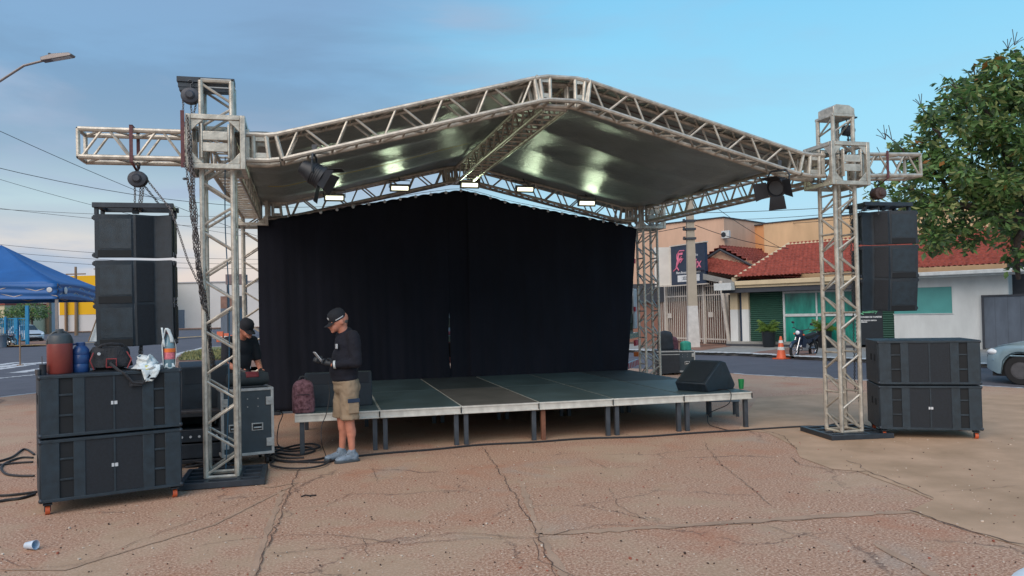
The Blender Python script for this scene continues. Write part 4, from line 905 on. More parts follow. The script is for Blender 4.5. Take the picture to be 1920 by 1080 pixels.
# salmon building
t = thing('apartment_block', 'large plain salmon and orange rendered block behind the red roofed shops', 'building', fa(0, 0, -7))
sA, zA = fz(1357, 408, -6.5); sA0, _ = fz(940, 400, -6.5)
m = MB(); fbox(m, sA0, sA, 0, zA, -16, -6.5); m.obj('salmon_wing', 'salmon', t)
sB, zB = fz(1400, 425, -10); sC, zC = fz(1432, 420, -6.0)
m = MB(); fbox(m, sA-.01, sC+.6, 0, zB, -16.2, -10); m.obj('recessed_wing', 'salmond', t)
m = MB(); fbox(m, sC, sC+14, 0, zC, -15.9, -6.0); m.obj('orange_wing', 'salmonl', t)
m = MB(); fbox(m, sA0-.1, sA+.06, zA, zA+.05, -16, -6.42); fbox(m, sC-.06, sC+14, zC, zC+.05, -15.9, -5.95); fbox(m, sA, sC+.6, zB, zB+.05, -16.1, -9.9); m.obj('coping', 'dkgrey', t)
m = MB(); fbox(m, sC-.05, sC+.0, .1, zC-.01, -9.99, -6.02); m.obj('side_wall', 'salmond', t)
for px, py in ((1382, 467), (1362, 440)):
    s_, z_ = fz(px, py, -9.9 if px > 1370 else -6.45); m = MB(); fbox(m, s_-.22, s_+.22, z_-.2, z_+.2, (-9.98 if px > 1370 else -6.5), (-9.7 if px > 1370 else -6.3)); ac = m.obj('air_conditioner', 'frame', t, bevel=.02)
    m = MB(); c = fa(s_-.08, z_, -9.69 if px > 1370 else -6.29); m.lathe([(.13, 0), (.13, .015), (.03, .02)], c, 18, X=FU, Y=UPZ, Z=FN); m.obj('fan', 'dkpanel', ac)
# shop house
t = thing('corner_shop', 'low shop with red tiled roof, green roller doors and green glass front, white side wall', 'shop', fa(3, 0))
def roofmesh(A, B, Cc, Dd, nu, nv, amp=.10, rows=10, cols=40):
    nv = rows*5   # A-B eave, D-C ridge
    A, B, Cc, Dd = V(A), V(B), V(Cc), V(Dd); nn = (B-A).cross(Dd-A).normalized(); nn = nn if nn.z > 0 else -nn
    def fn(u, v):
        P = A.lerp(B, u).lerp(Dd.lerp(Cc, u), v); fr_ = (v*rows) % 1.0; return P+nn*(amp*(1-fr_)*1.3+amp*.45*abs(math.sin(u*cols*math.pi)))
    return MB().grid(fn, nu, nv)
sE0, zE0 = fz(1382, 523, .65); sE1, zE1 = fz(1905, 503, .65); sR0, zR0 = fz(1480, 458, -3.4); sR1, zR1 = fz(1700, 447, -3.4)
ze = (zE0+zE1)/2
zr = (zR0+zR1)/2
roofmesh(fa(sE0-.2, ze, .65), fa(11.2, ze, .65), fa(12.0, zr, -3.4), fa(sR0, zr, -3.4), 330, 60, rows=13, cols=62).obj('roof', 'tile', t, smooth=0)
m = MB(); m.path([fa(sE0-.2, ze+.04, .6), fa(sR0, zr+.06, -3.4)], .10, n=8); m.path([fa(sR0, zr+.05, -3.4), fa(12.0, zr+.05, -3.4)], .09, n=8); m.obj('ridge_tiles', MT['beige'], t)
# hip end (facing left/back)
roofmesh(fa(sE0-.2, ze, .6), fa(sE0-.2, ze, -7), fa(sR0, zr, -3.5), fa(sR0, zr, -3.4), 40, 40, rows=13, cols=20).obj('hip_roof', 'tile', t, smooth=0)
zt = ze-.04; zb_ = fz(1600, 531, .6)[1]
m = MB(); fbox(m, sE0-.1, 6.62, zb_+.10, zt, .52, .70); m.obj('gutter', 'beige', t, bevel=.02)
m = MB(); fbox(m, sE0-.1, 6.60, zb_, zb_+.13, .0, .60); m.obj('fascia_board', 'beige', t)
m = MB(); fbox(m, 6.63, 11.0, zt-.14, zt, .52, .72); fbox(m, 6.63, 11.0, zt-.20, zt-.12, .02, .60); m.obj('white_gutter', 'frame', t, bevel=.02)
m = MB(); fbox(m, -.25, .55, zb_-.08, zb_+.22, .62, .95); m.obj('fascia_box', 'frame', t)
m = MB(); fbox(m, -.1, 6.6, 2.26, zb_, -.6, .55); m.obj('soffit_shade', 'dkgrey', t)  # overhang box; its charcoal colour stands in for the shade under the fascia
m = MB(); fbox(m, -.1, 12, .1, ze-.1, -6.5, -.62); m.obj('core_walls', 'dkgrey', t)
for s0, s1 in ((-.02, .33), (.52, .83)):
    m = MB(); fbox(m, s0, s1, .1, 1.55, -.5, .02); m.obj('pillar_base', 'wwall', t); m = MB(); fbox(m, s0, s1, 1.55, 2.26, -.5, .015); m.obj('pillar_top', 'beige', t)
m = MB(); fbox(m, .38, .47, .1, 2.26, -.2, -.1); m.obj('downpipe', 'navyb', t)
def shutter(s0, s1, z0, z1, off, parent):
    n = int((z1-z0)/.085); m = MB()
    for k in range(n):
        z = z0+k*(z1-z0)/n; h = (z1-z0)/n
        m.prism([fa(s0, z, off), fa(s0, z+h*.5, off+.03), fa(s0, z+h, off), fa(s0, z+h, off-.03), fa(s0, z, off-.03)], FU*(s1-s0))
    return m.obj('roller_shutter', 'green', parent, smooth=0)
shutter(.84, 2.28, .19, 2.26, -.12, t); shutter(6.2, 6.6, .1, 2.26, -.08, t)
m = MB(); fbox(m, 5.3, 6.2, .1, 2.26, -.3, -.10); m.obj('dark_panel', 'dkpanel', t)
wf = MB()
for s0, s1, z0, z1 in ((2.30, 5.28, 2.17, 2.25), (2.30, 2.38, .19, 2.17), (3.66, 3.72, .19, 2.17), (4.5, 4.56, .19, 2.17), (5.20, 5.28, .19, 2.17), (2.38, 5.20, 1.22, 1.33)): fbox(wf, s0, s1, z0, z1, -.16, -.08)
wo_ = wf.obj('shop_window', 'frame', t)
for s0, s1 in ((2.38, 3.66), (3.72, 4.5), (4.56, 5.20)):
    for z0, z1 in ((.19, 1.22), (1.33, 2.17)): m = MB(); fbox(m, s0, s1, z0, z1, -.14, -.13); m.obj('pane', 'glass', wo_)
m = MB(); fbox(m, -.1, 5.3, 0, .09, -.3, .32); m.obj('step', 'dkgrey', t); m = MB(); fbox(m, -.1, 5.28, .09, .19, -.3, .25); m.obj('threshold', 'walk', t)
sw, zw = fz(1783, 538); m = MB(); 
fbox(m, 6.62, 10.3, 0, 1.26, -.6, 0.0); fbox(m, 6.62, 10.3, 2.215, zt-.13, -.6, 0.0); fbox(m, sw+.02, 10.3, 1.26, 2.215, -.6, 0.0)
wl_ = m.obj('white_wall', 'wwall', t, fixn=True)
m = MB(); fbox(m, 6.62, sw+.03, 1.25, 2.22, -.5, -.035); m.obj('side_window', 'glass2', t)
m = MB(); fbox(m, 6.6, sw+.06, 1.245, 1.27, -.04, .03); m.obj('sill', 'frame', t)
# sign on the dark panel
m = MB(); m.path([fa(5.36+.18*math.cos(a)*.6, 1.40+.10*math.sin(a), -.085) for a in [2.8-.25*i for i in range(14)]]+[fa(5.6, 1.33, -.085), fa(5.75, 1.33, -.085)], .014, n=5); so_ = m.obj('sign_swoosh', 'greenl', t)
text_mb('Q', .26, fa(5.42, 1.37, -.098), FU, UPZ, align='CENTER').obj('sign_initial', 'greenl', t, smooth=0)
text_mb('ualidry', .17, fa(5.53, 1.37, -.098), FU, UPZ, align='LEFT', shear=.2).obj('sign_name', 'greenl', t, smooth=0)
text_mb('LAVAGEM DE TAPETES', .082, fa(5.32, 1.16, -.098), FU, UPZ, align='LEFT', bold=.004).obj('sign_line', 'whitel', t, smooth=0)
text_mb('E ESTOFADOS LIMPEZA', .060, fa(5.34, 1.03, -.098), FU, UPZ, align='LEFT', bold=.003).obj('sign_line', 'whitel', t, smooth=0)
text_mb('HIGIENIZE', .060, fa(5.34, .97, -.098), FU, UPZ, align='LEFT', bold=.003).obj('sign_line', 'whitel', t, smooth=0)
# grey gate wall on the far right
t = thing('metal_gate', 'plain blue grey metal gate at the right edge behind the parked car', 'gate', fa(11, 0))
m = MB(); z1 = fz(1860, 554, .06)[1]; fbox(m, 9.56, 15, .05, z1-.04, .03, .07); m.obj('sheet', 'gate', t)
m = MB(); fbox(m, 9.5, 15, z1-.04, z1+.02, .0, .10); fbox(m, 9.5, 9.57, 0, z1-.04, .0, .10); m.obj('gate_frame', 'dkgrey', t)
m = MB()
for k in range(14): fbox(m, 9.9+k*.37, 9.905+k*.37, .06, z1-.05, .069, .073)
m.obj('seams', 'dkgrey', t)
t = thing('annex', 'white annex wall behind the grey gate', 'building', fa(13, 0, -2)); m = MB(); fbox(m, 10.32, 17, 0, 2.75, -6, -1.2); m.obj('wall', 'wwall', t)
m = MB(); s_, z_ = fz(1908, 503, -1.0); fbox(m, s_-.30, s_+.6, z_-.25, z_+.25, -1.2, -.9); ac = m.obj('air_conditioner', 'frame', t, bevel=.02)
m = MB()
for k in range(9): fbox(m, s_-.22, s_+.25, z_-.2+k*.047, z_-.2+k*.047+.02, -.9, -.885)
m.obj('vent_slats', 'dkgrey', ac)
# small gabled house roof left of the shop
t = thing('gabled_house', 'small house with beige gable and red tiled roofs left of the shop', 'house', fa(-2, 0, -3))
def fp(x, y, off): s_, z_ = fz(x, y, off); return fa(s_, z_, off)
roofmesh(fp(1300, 511, -.6), fp(1398, 525, -.6), fp(1440, 508, -2.4), fp(1300, 482, -2.4), 90, 30, rows=6, cols=16).obj('porch_roof', 'tile', t, smooth=0)
g0, g1, g2 = fp(1318, 486, -2.5), fp(1352, 469, -2.5), fp(1424, 504, -2.5)
m = MB(); m.prism([g0, g1, g2, V((g2.x, g2.y, 1.5)), V((g0.x, g0.y, 1.5))], -FN*.1); m.obj('gable_wall', 'salmon', t)
bk = -FN*4.2
e0, e1, e2 = fp(1314, 488, -2.3), fp(1350, 465, -2.3), fp(1428, 504, -2.3)
roofmesh(e2, e2+bk, e1+bk, e1, 50, 30, rows=8, cols=14).obj('gable_roof', 'tile', t, smooth=0); roofmesh(e0, e0+bk, e1+bk, e1, 50, 16, rows=4, cols=14).obj('gable_roof', 'tile', t, smooth=0)
m = MB(); m.tube(e0-V((0, 0, .08)), e1-V((0, 0, .08)), .06, n=6); m.tube(e1-V((0, 0, .08)), e2-V((0, 0, .08)), .06, n=6); m.obj('bargeboard', 'dkgrey', t)
m = MB(); m.prism([fp(1318, 513, -.55), fp(1385, 528, -.55), fp(1385, 536, -.55), fp(1318, 524, -.55)], -FN*.1); m.obj('gutter', 'walk', t)
m = MB(); fbox(m, -11, -.3, 0, 2.4, -2.6, -2.5); m.obj('front_wall', mat('brown_wall', S(128, 92, 80), .9, 0, .1, 2), t); m = MB(); fbox(m, -11, -.3, 2.0, 2.95, -2.4, -2.3); m.obj('porch_dark_band', 'dkgrey', t)  # dark grey upper band of the porch wall paints in the shaded porch inside
# white bar fence
GP0, GP1 = V(G(1200, 639.5)), V(G(1372, 646.5)); GU = (GP1-GP0); GL = GU.length; GU.normalize(); GN = V((GU.y, -GU.x, 0)); GN = GN if GN.dot(CAM-GP0) > 0 else -GN
def gpt(x, y, off=0.): return onplane(x, y, GP0+GN*off, GN)
t = thing('bar_fence', 'tall white vertical bar fence and gate under the navy signboard', 'fence', GP0)
zf = gpt(1290, 549).z; n = int(GL/.15); m = MB(); zz2 = gpt(1345, 527).z; s2 = (gpt(1323, 600)-GP0).dot(GU)
for k in range(n+1):
    P = GP0+GU*(k*GL/n); top = zz2 if k*GL/n > s2 else zf+.35; m.box(P+V((0, 0, top/2+.05)), (.034, .03, top-.05), X=GU, Y=GN, Z=UPZ)
for z, e in ((.22, 0), (zf-.15, 0)): m.box(GP0+GU*(GL/2)+V((0, 0, z)), (GL, .045, .06), X=GU, Y=GN, Z=UPZ)
m.box(GP0+GU*((s2+GL)/2)+V((0, 0, zz2-.2)), (GL-s2, .045, .06), X=GU, Y=GN, Z=UPZ)
m.obj('bars', 'fencew', t)
for px in (1251, 1323, 1366):
    P = gpt(px, 640); P.z = 0; m = MB(); h = zz2 if px > 1300 else zf+.5; m.box(P+GN*.03+V((0, 0, h/2)), (.10, .10, h), X=GU, Y=GN, Z=UPZ); m.obj('post', 'fencew', t)
m = MB(); m.tube(gpt(1351, 527, .3), V((gpt(1368, 645, .2).x, gpt(1368, 645, .2).y, .0)), .09, n=10); m.obj('leaning_pipe', 'fencew', t)
for px, py in ((1333, 590), (1256, 592)): m = MB(); m.box(gpt(px, py, .05), (.30, .04, .24), X=GU, Y=GN, Z=UPZ); m.obj('letter_box', 'fencew', t)
# signboard
t = thing('shop_signboard', 'navy signboard with pink lettering above the white fence, partly behind the pole', 'sign', gpt(1290, 500))
a0, a1, a2, a3 = gpt(1257, 458, .5), gpt(1321, 460, .5), gpt(1324, 532, .5), gpt(1259, 533, .5)
zc1, zc0 = (a0.z+a1.z)/2, (a2.z+a3.z)/2; L0, L1 = (a0-GP0).dot(GU), (a1-GP0).dot(GU)
def sg(s_, z_, o=0.): return GP0+GU*s_+GN*(.5+o)+V((0, 0, z_))
m = MB(); m.prism([sg(L0, zc0), sg(L1, zc0), sg(L1, zc1), sg(L0, zc1)], -GN*.15); m.obj('board', 'navyb', t)
lf = V((Rt0.x, Rt0.y, 0)); Wl = (gpt(1257, 458, .5)-gpt(1257, 458, .5)).length
cA = sg(L0-.03, zc0, 0); wl2 = 30/1455.7*(cA-CAM).dot(Fw); m = MB(); m.prism([cA, cA-lf*wl2, cA-lf*wl2+V((0, 0, zc1-zc0)), cA+V((0, 0, zc1-zc0))], Fw*.12); m.obj('side_poster', 'palep', t)
m = MB()
for z_ in (zc0-.04, zc1+.03): m.box((sg(L0, z_)+sg(L1, z_))/2-GN*.07, (L1-L0+.1, .2, .05), X=GU, Y=GN, Z=UPZ)
m.box(cA-lf*wl2/2+V((0, 0, -.04)), (wl2, .2, .06), X=lf, Y=V((lf.y, -lf.x, 0)), Z=UPZ); m.tube(sg(L0-.02, zc0-.05), sg(L0-.02, zc1+.05), .04); m.obj('frame', 'fencew', t)
H = zc1-zc0; Lw = L1-L0
text_mb('F', H*.50, sg(L0+Lw*.22, zc0+H*.62, .012), GU, UPZ, shear=.3, bold=.012).obj('logo_letter', 'pinkl', t, smooth=0)
m = MB(); cc = lambda a, b: sg(L0+Lw*a, zc0+H*b, .012); m.path([cc(.42, .86), cc(.28, .87), cc(.20, .78), cc(.20, .66), cc(.26, .58), cc(.20, .50), cc(.16, .42)], .028, n=5); m.path([cc(.34, .72), cc(.26, .66), cc(.30, .56), cc(.38, .66)], .026, n=5); m.path([cc(.08, .36), cc(.20, .44), cc(.24, .36)], .030, n=5); m.obj('logo_mark', 'pinkl', t)
text_mb('enix', H*.34, sg(L0+Lw*.68, zc0+H*.50, .012), GU, UPZ, bold=.008, shear=.15).obj('sign_name', 'pinkl', t, smooth=0)
text_mb('Studio', H*.10, sg(L0+Lw*.72, zc0+H*.72, .012), GU, UPZ).obj('sign_line', 'whitel', t, smooth=0)
text_mb('Fibra Bronze e Tratamento', H*.088, sg(L0+Lw*.52, zc0+H*.30, .012), GU, UPZ, bold=.003).obj('sign_line', 'whitel', t, smooth=0)
m = MB(); m.box(sg(L0+Lw*.52, zc0+H*.15, .006), (Lw*.64, .012, H*.17), X=GU, Y=GN, Z=UPZ); m.obj('phone_panel', 'whitel', t, bevel=.003)
text_mb('3555-2578', H*.12, sg(L0+Lw*.54, zc0+H*.15, .016), GU, UPZ, bold=.003).obj('phone_number', 'navyb', t, smooth=0)
# concrete pole
PB = V(G(1300, 651)); t = thing('utility_pole', 'concrete utility pole with whitewashed foot in front of the navy signboard', 'utility pole', PB)
def tpole(mb, z0, z1, w0, w1):
    P = [PB+lf*(sx*w0/2)+V((-lf.y, lf.x, 0))*(sy*w0*.35)+V((0, 0, z0)) for sx, sy in ((-1, -1), (1, -1), (1, 1), (-1, 1))]; Q = [PB+lf*(sx*w1/2)+V((-lf.y, lf.x, 0))*(sy*w1*.35)+V((0, 0, z1)) for sx, sy in ((-1, -1), (1, -1), (1, 1), (-1, 1))]
    mb.add(P+Q, [(0, 3, 2, 1), (4, 5, 6, 7)]+[(i, (i+1) % 4, 4+(i+1) % 4, 4+i) for i in range(4)])
m = MB(); tpole(m, 1.75, 7.6, .40, .24); m.obj('shaft', 'concrete', t, smooth=0); m = MB(); tpole(m, -.1, 1.752, .50, .405); m.obj('whitewashed_foot', 'limew', t, smooth=0)
for z in (4.6, 5.0, 5.35):
    m = MB(); m.box(PB+V((0, 0, z)), (.42, .34, .09), X=lf, Y=V((-lf.y, lf.x, 0)), Z=UPZ); m.lathe([(.05, 0), (.07, .05), (.05, .1), (.06, .14)], PB-lf*.26+V((0, 0, z-.05)), 10); m.obj('insulator', 'dkgrey', t)
def wire(label, a, b, D0, D1, sag=.0, r=.012):
    P, Q = atd(a[0], a[1], D0), atd(b[0], b[1], D1); mb = MB(); mb.path([P.lerp(Q, i/16)-V((0, 0, sag*4*(i/16)*(1-i/16))) for i in range(17)], r, n=5)
    return tag(mb.obj('overhead_wire', 'cable'), label, 'wire')
wire('thin wire descending steeply from the upper left edge of the sky behind the left truss', (-120, 190), (520, 455), 28, 46, .3)
wire('dark wire sagging across the left sky just below the wing truss', (-120, 285), (760, 372), 30, 46, 1.2, .013)
wire('faint wire crossing below the dark sagging wire in the left sky', (-60, 318), (560, 455), 44, 60, .6)
for k, (a, b) in enumerate((((-60, 383), (560, 430)), ((-60, 388), (640, 402)), ((-60, 452), (560, 486)), ((-60, 466), (560, 494)), ((-60, 478), (560, 502)))):
    wire(['highest of the far faint wires above the blue tent', 'second far faint wire above the blue tent', 'third far faint wire, just above the tent peak', 'fourth far faint wire, level with the tent peak', 'lowest far faint wire, crossing the tent roof line'][k], a, b, 70, 80, .5, .018)
wire('upper long wire across the right sky beneath the side beam', (1230, 400), (1720, 378), 33, 28, .1)
wire('middle long wire across the right sky above the orange building', (1370, 412), (1720, 384), 40, 28, .1)
wire('lower long wire across the right sky touching the orange roof line', (1450, 420), (1720, 392), 40, 28, .1)
wire('wire slanting down across the sky right of the concrete pole', (1330, 380), (1470, 468), 33, 36, .1)
wire('wire from the concrete pole down to the shop roof', (1303, 422), (1478, 466), 33, 34, .15, .014)
wire('wire from the concrete pole to the left', (1288, 424), (1000, 448), 33, 44, .3, .014)
# potted palms
MT['leafp'] = mat('palm_leaf', (.13, .22, .04), .6, 0, .35, 8)
def potted(label, s_, off, h):
    c = fa(s_, .0, off); t = thing('potted_palm', label, 'potted plant', c, 'potted palms in front of the shop')
    m = MB(); m.lathe([(.20, 0), (.24, .05), (.27, .62), (.30, .66), (.26, .66), (.24, .60), (.01, .60)], c, 22); m.obj('pot', 'dkpanel', t)
    random.seed(int(s_*10)); lf_ = MB(); stm = MB()
    for k in range(46):
        a = random.random()*6.28; ln = random.uniform(.35, .72); d = V((math.cos(a), math.sin(a), 0)); up_ = random.uniform(.15, .9); pts = []
        for i in range(7):
            q_ = i/6; pts.append(c+V((0, 0, .62))+d*(ln*q_*(.9-.3*up_))+V((0, 0, ln*(up_*1.15*q_-.55*q_*q_+.35*q_))))
        stm.path(pts, .005, n=4)
        for i in range(1, 7):
            for sgn in (-1, 1):
                for e in (0, .5):
                    b = pts[i-1].lerp(pts[i], e); s__ = d.cross(UPZ)*sgn; w_ = .17*math.sin(max(.2, (i+e)/7)*math.pi); tip = b+s__*w_+d*.09-V((0, 0, .04+.05*random.random()))
                    lf_.add([b, b+d*.022+s__*w_*.4+V((0, 0, .012)), tip, b-d*.012+s__*w_*.5], [(0, 1, 2, 3)])
    lf_.obj('fronds', 'leafp', t, smooth=0, fixn=False); stm.obj('stems', 'leafp', t)
potted('bushy potted palm before the green roller door, left of the motorbike', 2.05, .75, 1.3); potted('potted palm before the glass front, behind the right truss tower', 4.25, .6, 1.3)
# ============================================================ MOTORBIKE
MT['bikeb'] = mat('dark_blue_bike_paint', (.02, .035, .07), .25, .2, .1, 5); MT['chrome'] = mat('bright_metal', (.5, .5, .52), .25, .9); MT['lamp'] = mat('headlamp_glass', (.7, .75, .8), .1)
def motorbike(label, loc, yaw, group=None):
    t = thing('motorbike', label, 'motorbike', (0, 0, 0), group)
    def wheel(x):
        m = MB(); n = 26; pts = [V((x+.235*math.cos(a), 0, .285+.235*math.sin(a))) for a in [2*math.pi*i/n for i in range(n+1)]]; m.path(pts, .048, n=8); w_ = m.obj('wheel', 'rubber', t)
        m = MB(); m.path([V((x+.19*math.cos(a), 0, .285+.19*math.sin(a))) for a in [2*math.pi*i/n for i in range(n+1)]], .018, n=6)
        for k in range(9): a = k*math.pi*2/9; m.tube((x, 0, .285), (x+.19*math.cos(a), 0, .285+.19*math.sin(a)), .008, n=5)
        m.tube((x, -.06, .285), (x, .06, .285), .045, n=12); m.obj('rim', 'chrome', w_)
    wheel(.62); wheel(-.60)
    m = MB()
    for y in (-.085, .085): m.tube((.62, y, .285), (.40, y*.8, .86), .02, n=8)
    m.tube((.44, -.09, .72), (.44, .09, .72), .02); m.obj('fork', 'chrome', t)
    m = MB(); m.path([(.62+.285*math.cos(a), 0, .285+.285*math.sin(a)) for a in [.3+.2*i for i in range(10)]], .05, n=8); m.obj('front_mudguard', 'bikeb', t)
    m = MB(); m.prism([(.42, -.10, .94), (.52, -.10, .82), (.46, -.10, .66), (.30, -.10, .58), (.24, -.10, .72), (.30, -.10, .92)], (0, .20, 0)); m.prism([(.34, -.13, .78), (.28, -.15, .38), (.12, -.14, .34), (.10, -.11, .62)], (0, .28, 0)); m.obj('fairing', 'bikeb', t, bevel=.03)
    m = MB(); m.ell((.50, 0, .86), (.05, .075, .07), 14, 10); m.obj('headlight', 'lamp', t)
    for y in (-.17, .17): m = MB(); m.ell((.40, y, .80), (.04, .035, .03), 10, 6); m.obj('indicator', 'cone', t)
    m = MB(); m.path([(.22, -.36, .98), (.28, -.26, 1.0), (.36, -.10, .94), (.36, .10, .94), (.28, .26, 1.0), (.22, .36, .98)], .016); m.obj('handlebar', 'black', t)
    for y in (-.30, .30): m = MB(); m.tube((.30, y*.8, .98), (.27, y, 1.15), .006); m.ell((.26, y*1.1, 1.17), (.015, .06, .04), 10, 6); m.obj('mirror', 'black', t)
    m = MB(); m.prism([(.16, -.11, .70), (.10, -.11, .76), (-.20, -.12, .76), (-.62, -.10, .84), (-.70, -.09, .80), (-.30, -.12, .66), (.05, -.11, .64)], (0, .23, 0)); m.obj('seat', 'rubber', t, bevel=.03)
    m = MB(); m.prism([(.10, -.09, .62), (-.62, -.08, .76), (-.78, -.06, .74), (-.55, -.09, .58), (-.1, -.10, .46)], (0, .18, 0)); m.obj('tail_panel', 'bikeb', t, bevel=.02)
    m = MB(); m.prism([(.22, -.10, .50), (.24, -.10, .24), (-.12, -.12, .22), (-.20, -.10, .42)], (0, .2, 0)); m.tube((.12, 0, .30), (.30, 0, .42), .07, n=12); m.obj('engine', 'chrome', t, bevel=.02)
    m = MB(); m.path([(.10, -.12, .24), (-.2, -.15, .22), (-.72, -.16, .34)], .035, n=10); m.obj('exhaust', 'chrome', t)
    m = MB(); m.tube((-.1, -.08, .32), (-.60, -.09, .285), .02); m.tube((-.1, .08, .32), (-.60, .09, .285), .02); m.tube((-.35, -.11, .62), (-.58, -.11, .30), .025); m.tube((-.35, .11, .62), (-.58, .11, .30), .025); m.obj('swingarm', 'black', t)
    m = MB(); m.box((-.78, 0, .70), (.03, .12, .07)); m.obj('tail_lamp', 'bagred', t)
    m = MB(); m.prism([(-.70, -.07, .70), (-.86, -.07, .50), (-.84, -.07, .50), (-.68, -.07, .68)], (0, .14, 0)); m.path([(-.45, .0, .78), (-.60, -.10, .86), (-.76, -.06, .88), (-.76, .06, .88), (-.60, .10, .86)], .012); m.obj('rear_rack', 'black', t)
    t.location = loc; t.rotation_euler = (R(-6), 0, yaw); return t
bl = (G(1493, 669, -.1)+G(1521, 671.5, -.1))/2; bl.z = -.1
motorbike('dark blue motorbike parked at the far kerb in front of the glass shopfront', bl, math.atan2(-.42, -.90))
b2 = motorbike('motorbike parked behind the blue fence, nearer the left edge', atd(4, 634, 58), 1.2, 'motorbikes behind the blue fence'); b2.location.z = -.05
b3 = motorbike('motorbike parked behind the blue fence, nearer the tall blue post', atd(22, 633, 58), 1.5, 'motorbikes behind the blue fence'); b3.location.z = -.05
# ============================================================ CARS
MT['carblue'] = mat('pale_blue_metallic', (.26, .38, .45), .28, .35, .04, 2); MT['carwhite'] = mat('silver_white_car_paint', (.48, .53, .58), .3, .2, .04, 2); MT['cglass'] = mat('car_glass', (.02, .03, .04), .06); MT['bumper'] = mat('black_bumper', (.02, .02, .022), .7); MT['hub'] = mat('wheel_cover', (.10, .10, .11), .5, .3)
def car(label, m_, Lc=3.8, Wc=1.62):
    t = thing('parked_car', label, 'car', (0, 0, 0)); h = Wc/2; fxw, rxw, wr = .68, 3.05, .30
    def top(x):
        P = [(0, .58), (.05, .70), (.25, .80), (.6, .88), (1.0, .94), (1.06, .96), (1.72, 1.38), (2.1, 1.44), (2.9, 1.42), (3.45, 1.28), (3.72, .98), (3.8, .72)]
        for a, b in zip(P, P[1:]):
            if a[0] <= x <= b[0]: return a[1]+(b[1]-a[1])*(x-a[0])/(b[0]-a[0])
        return P[-1][1]
    def belt(x): return min(top(x)-.02, .80+.06*min(1, x/1.5)+.02*min(1, max(0, x-1.5)))
    def bot(x):
        z = .20+.10*max(0, 1-x/.25)+.1*max(0, (x-3.6)/.2)
        for c in (fxw, rxw):
            d = abs(x-c)
            if d < wr+.07: z = max(z, .30+math.sqrt((wr+.07)**2-d*d))
        return z
    xs = sorted(set([round(i*.05, 3) for i in range(77)]+[fxw-wr-.072, fxw+wr+.072, rxw-wr-.072, rxw+wr+.072, .02, .01, 3.79]))
    ring = []
    for x in xs:
        k = 1-.26*max(0, 1-x/.45)**2.2-.12*max(0, (x-3.4)/.4)**2; w_ = h*k; b, bl_, tp_ = bot(x), belt(x), top(x); b = min(b, bl_-.04)
        gw = w_*(1-.22*min(1, max(0, (tp_-bl_)/.55)))
        pr_ = [(w_*.90, b), (w_*.985, b+.02), (w_, b+(bl_-b)*.45), (w_*.985, b+(bl_-b)*.8), (w_*.95, bl_), (gw*.98, bl_+(tp_-bl_)*.75 if tp_-bl_ > .1 else tp_-.008), (gw*.88, tp_-.004 if tp_-bl_ > .1 else tp_), (gw*.45, tp_+.012), (0, tp_+.016)]
        half = [(y, z) for y, z in pr_]; full = half+[(-y, z) for y, z in reversed(half[:-1])]; ring.append([V((x, y, z)) for y, z in full])
    mb = MB(); nn = len(ring[0]); mb.v = [p for r_ in ring for p in r_]; mb.f = []
    for i in range(len(ring)-1):
        for j in range(nn-1): mb.f.append([i*nn+j, (i+1)*nn+j, (i+1)*nn+j+1, i*nn+j+1])
    mb.f.append(list(range(nn))); mb.f.append(list(range((len(ring)-1)*nn, len(ring)*nn))); mb.mi = [0]*len(mb.f)
    mb.obj('body', m_, t, smooth=32)
    mb = MB(); mb.bb(.12, 3.68, -h+.16, h-.16, .16, .6); mb.obj('underbody', 'bumper', t)
    for s in (-1, 1):
        for x, nm in ((fxw, 0), (rxw, 1)):
            w_ = MB(); w_.lathe([(.18, -.09), (.285, -.09), (.30, -.07), (.30, .07), (.285, .09), (.18, .09)], (x, s*(h-.10), .30), 28, X=V((1, 0, 0)), Y=V((0, 0, 1)), Z=V((0, 1, 0)), caps=False); wo = w_.obj('wheel', 'rubber', t)
            w_ = MB(); w_.lathe([(.19, .0), (.185, .075), (.12, .085), (.05, .07), (.01, .075)], (x, s*(h-.10), .30), 24, X=V((1, 0, 0)), Y=V((0, 0, 1)), Z=V((0, s, 0))); 
            for k in range(6): a = k*math.pi/3; w_.box((x+.13*math.cos(a), s*(h-.018), .30+.13*math.sin(a)), (.07, .01, .03), X=V((math.cos(a), 0, math.sin(a))), Y=V((0, 1, 0)), Z=V((-math.sin(a), 0, math.cos(a))))
            w_.obj('rim', 'hub', wo)
            w_ = MB(); w_.path([V((x+(wr+.065)*math.cos(a), s*(h*(.905 if x < 1 else .985)-.02), .30+(wr+.065)*math.sin(a))) for a in [math.pi*i/16 for i in range(17)]], .014, n=6); w_.obj('arch_trim', m_, t)
        # side windows
        def gp_(x, f):
            bl_, tp_ = belt(x), top(x); gw = h*(1-.22*min(1, max(0, (tp_-bl_)/.55))); y = h*.95+(gw*.98-h*.95)*f/.75; return V((x, s*(y+.006), bl_+.02+(tp_-bl_)*f*.98))
        for x0, x1, q0, q1 in ((1.38, 2.12, 1.72, 2.12), (2.20, 3.2, 2.20, 2.95)):
            g = MB(); g.grid(lambda u, v: gp_((x0+(x1-x0)*u)*(1-v)+(q0+(q1-q0)*u)*v, .06+.62*v), 10, 5); g.obj('side_window', 'cglass', t)
        g = MB(); g.ell((.20, s*h*.735, .67), (.19, .165, .085), 18, 12); g.obj('headlight', 'lamp', t)
        g = MB(); g.ell((1.45, s*(h+.05), .92), (.05, .09, .06), 12, 8); g.obj('mirror', m_, t)
        g = MB(); g.bb(.28, 1.2, s*h*.93-.004, s*h*.93+.004, .0, .001) if False else g.path([(.5, s*(h*.975), .60), (3.4, s*(h*1.0), .60)], .014, n=5); g.obj('side_moulding', m_, t)
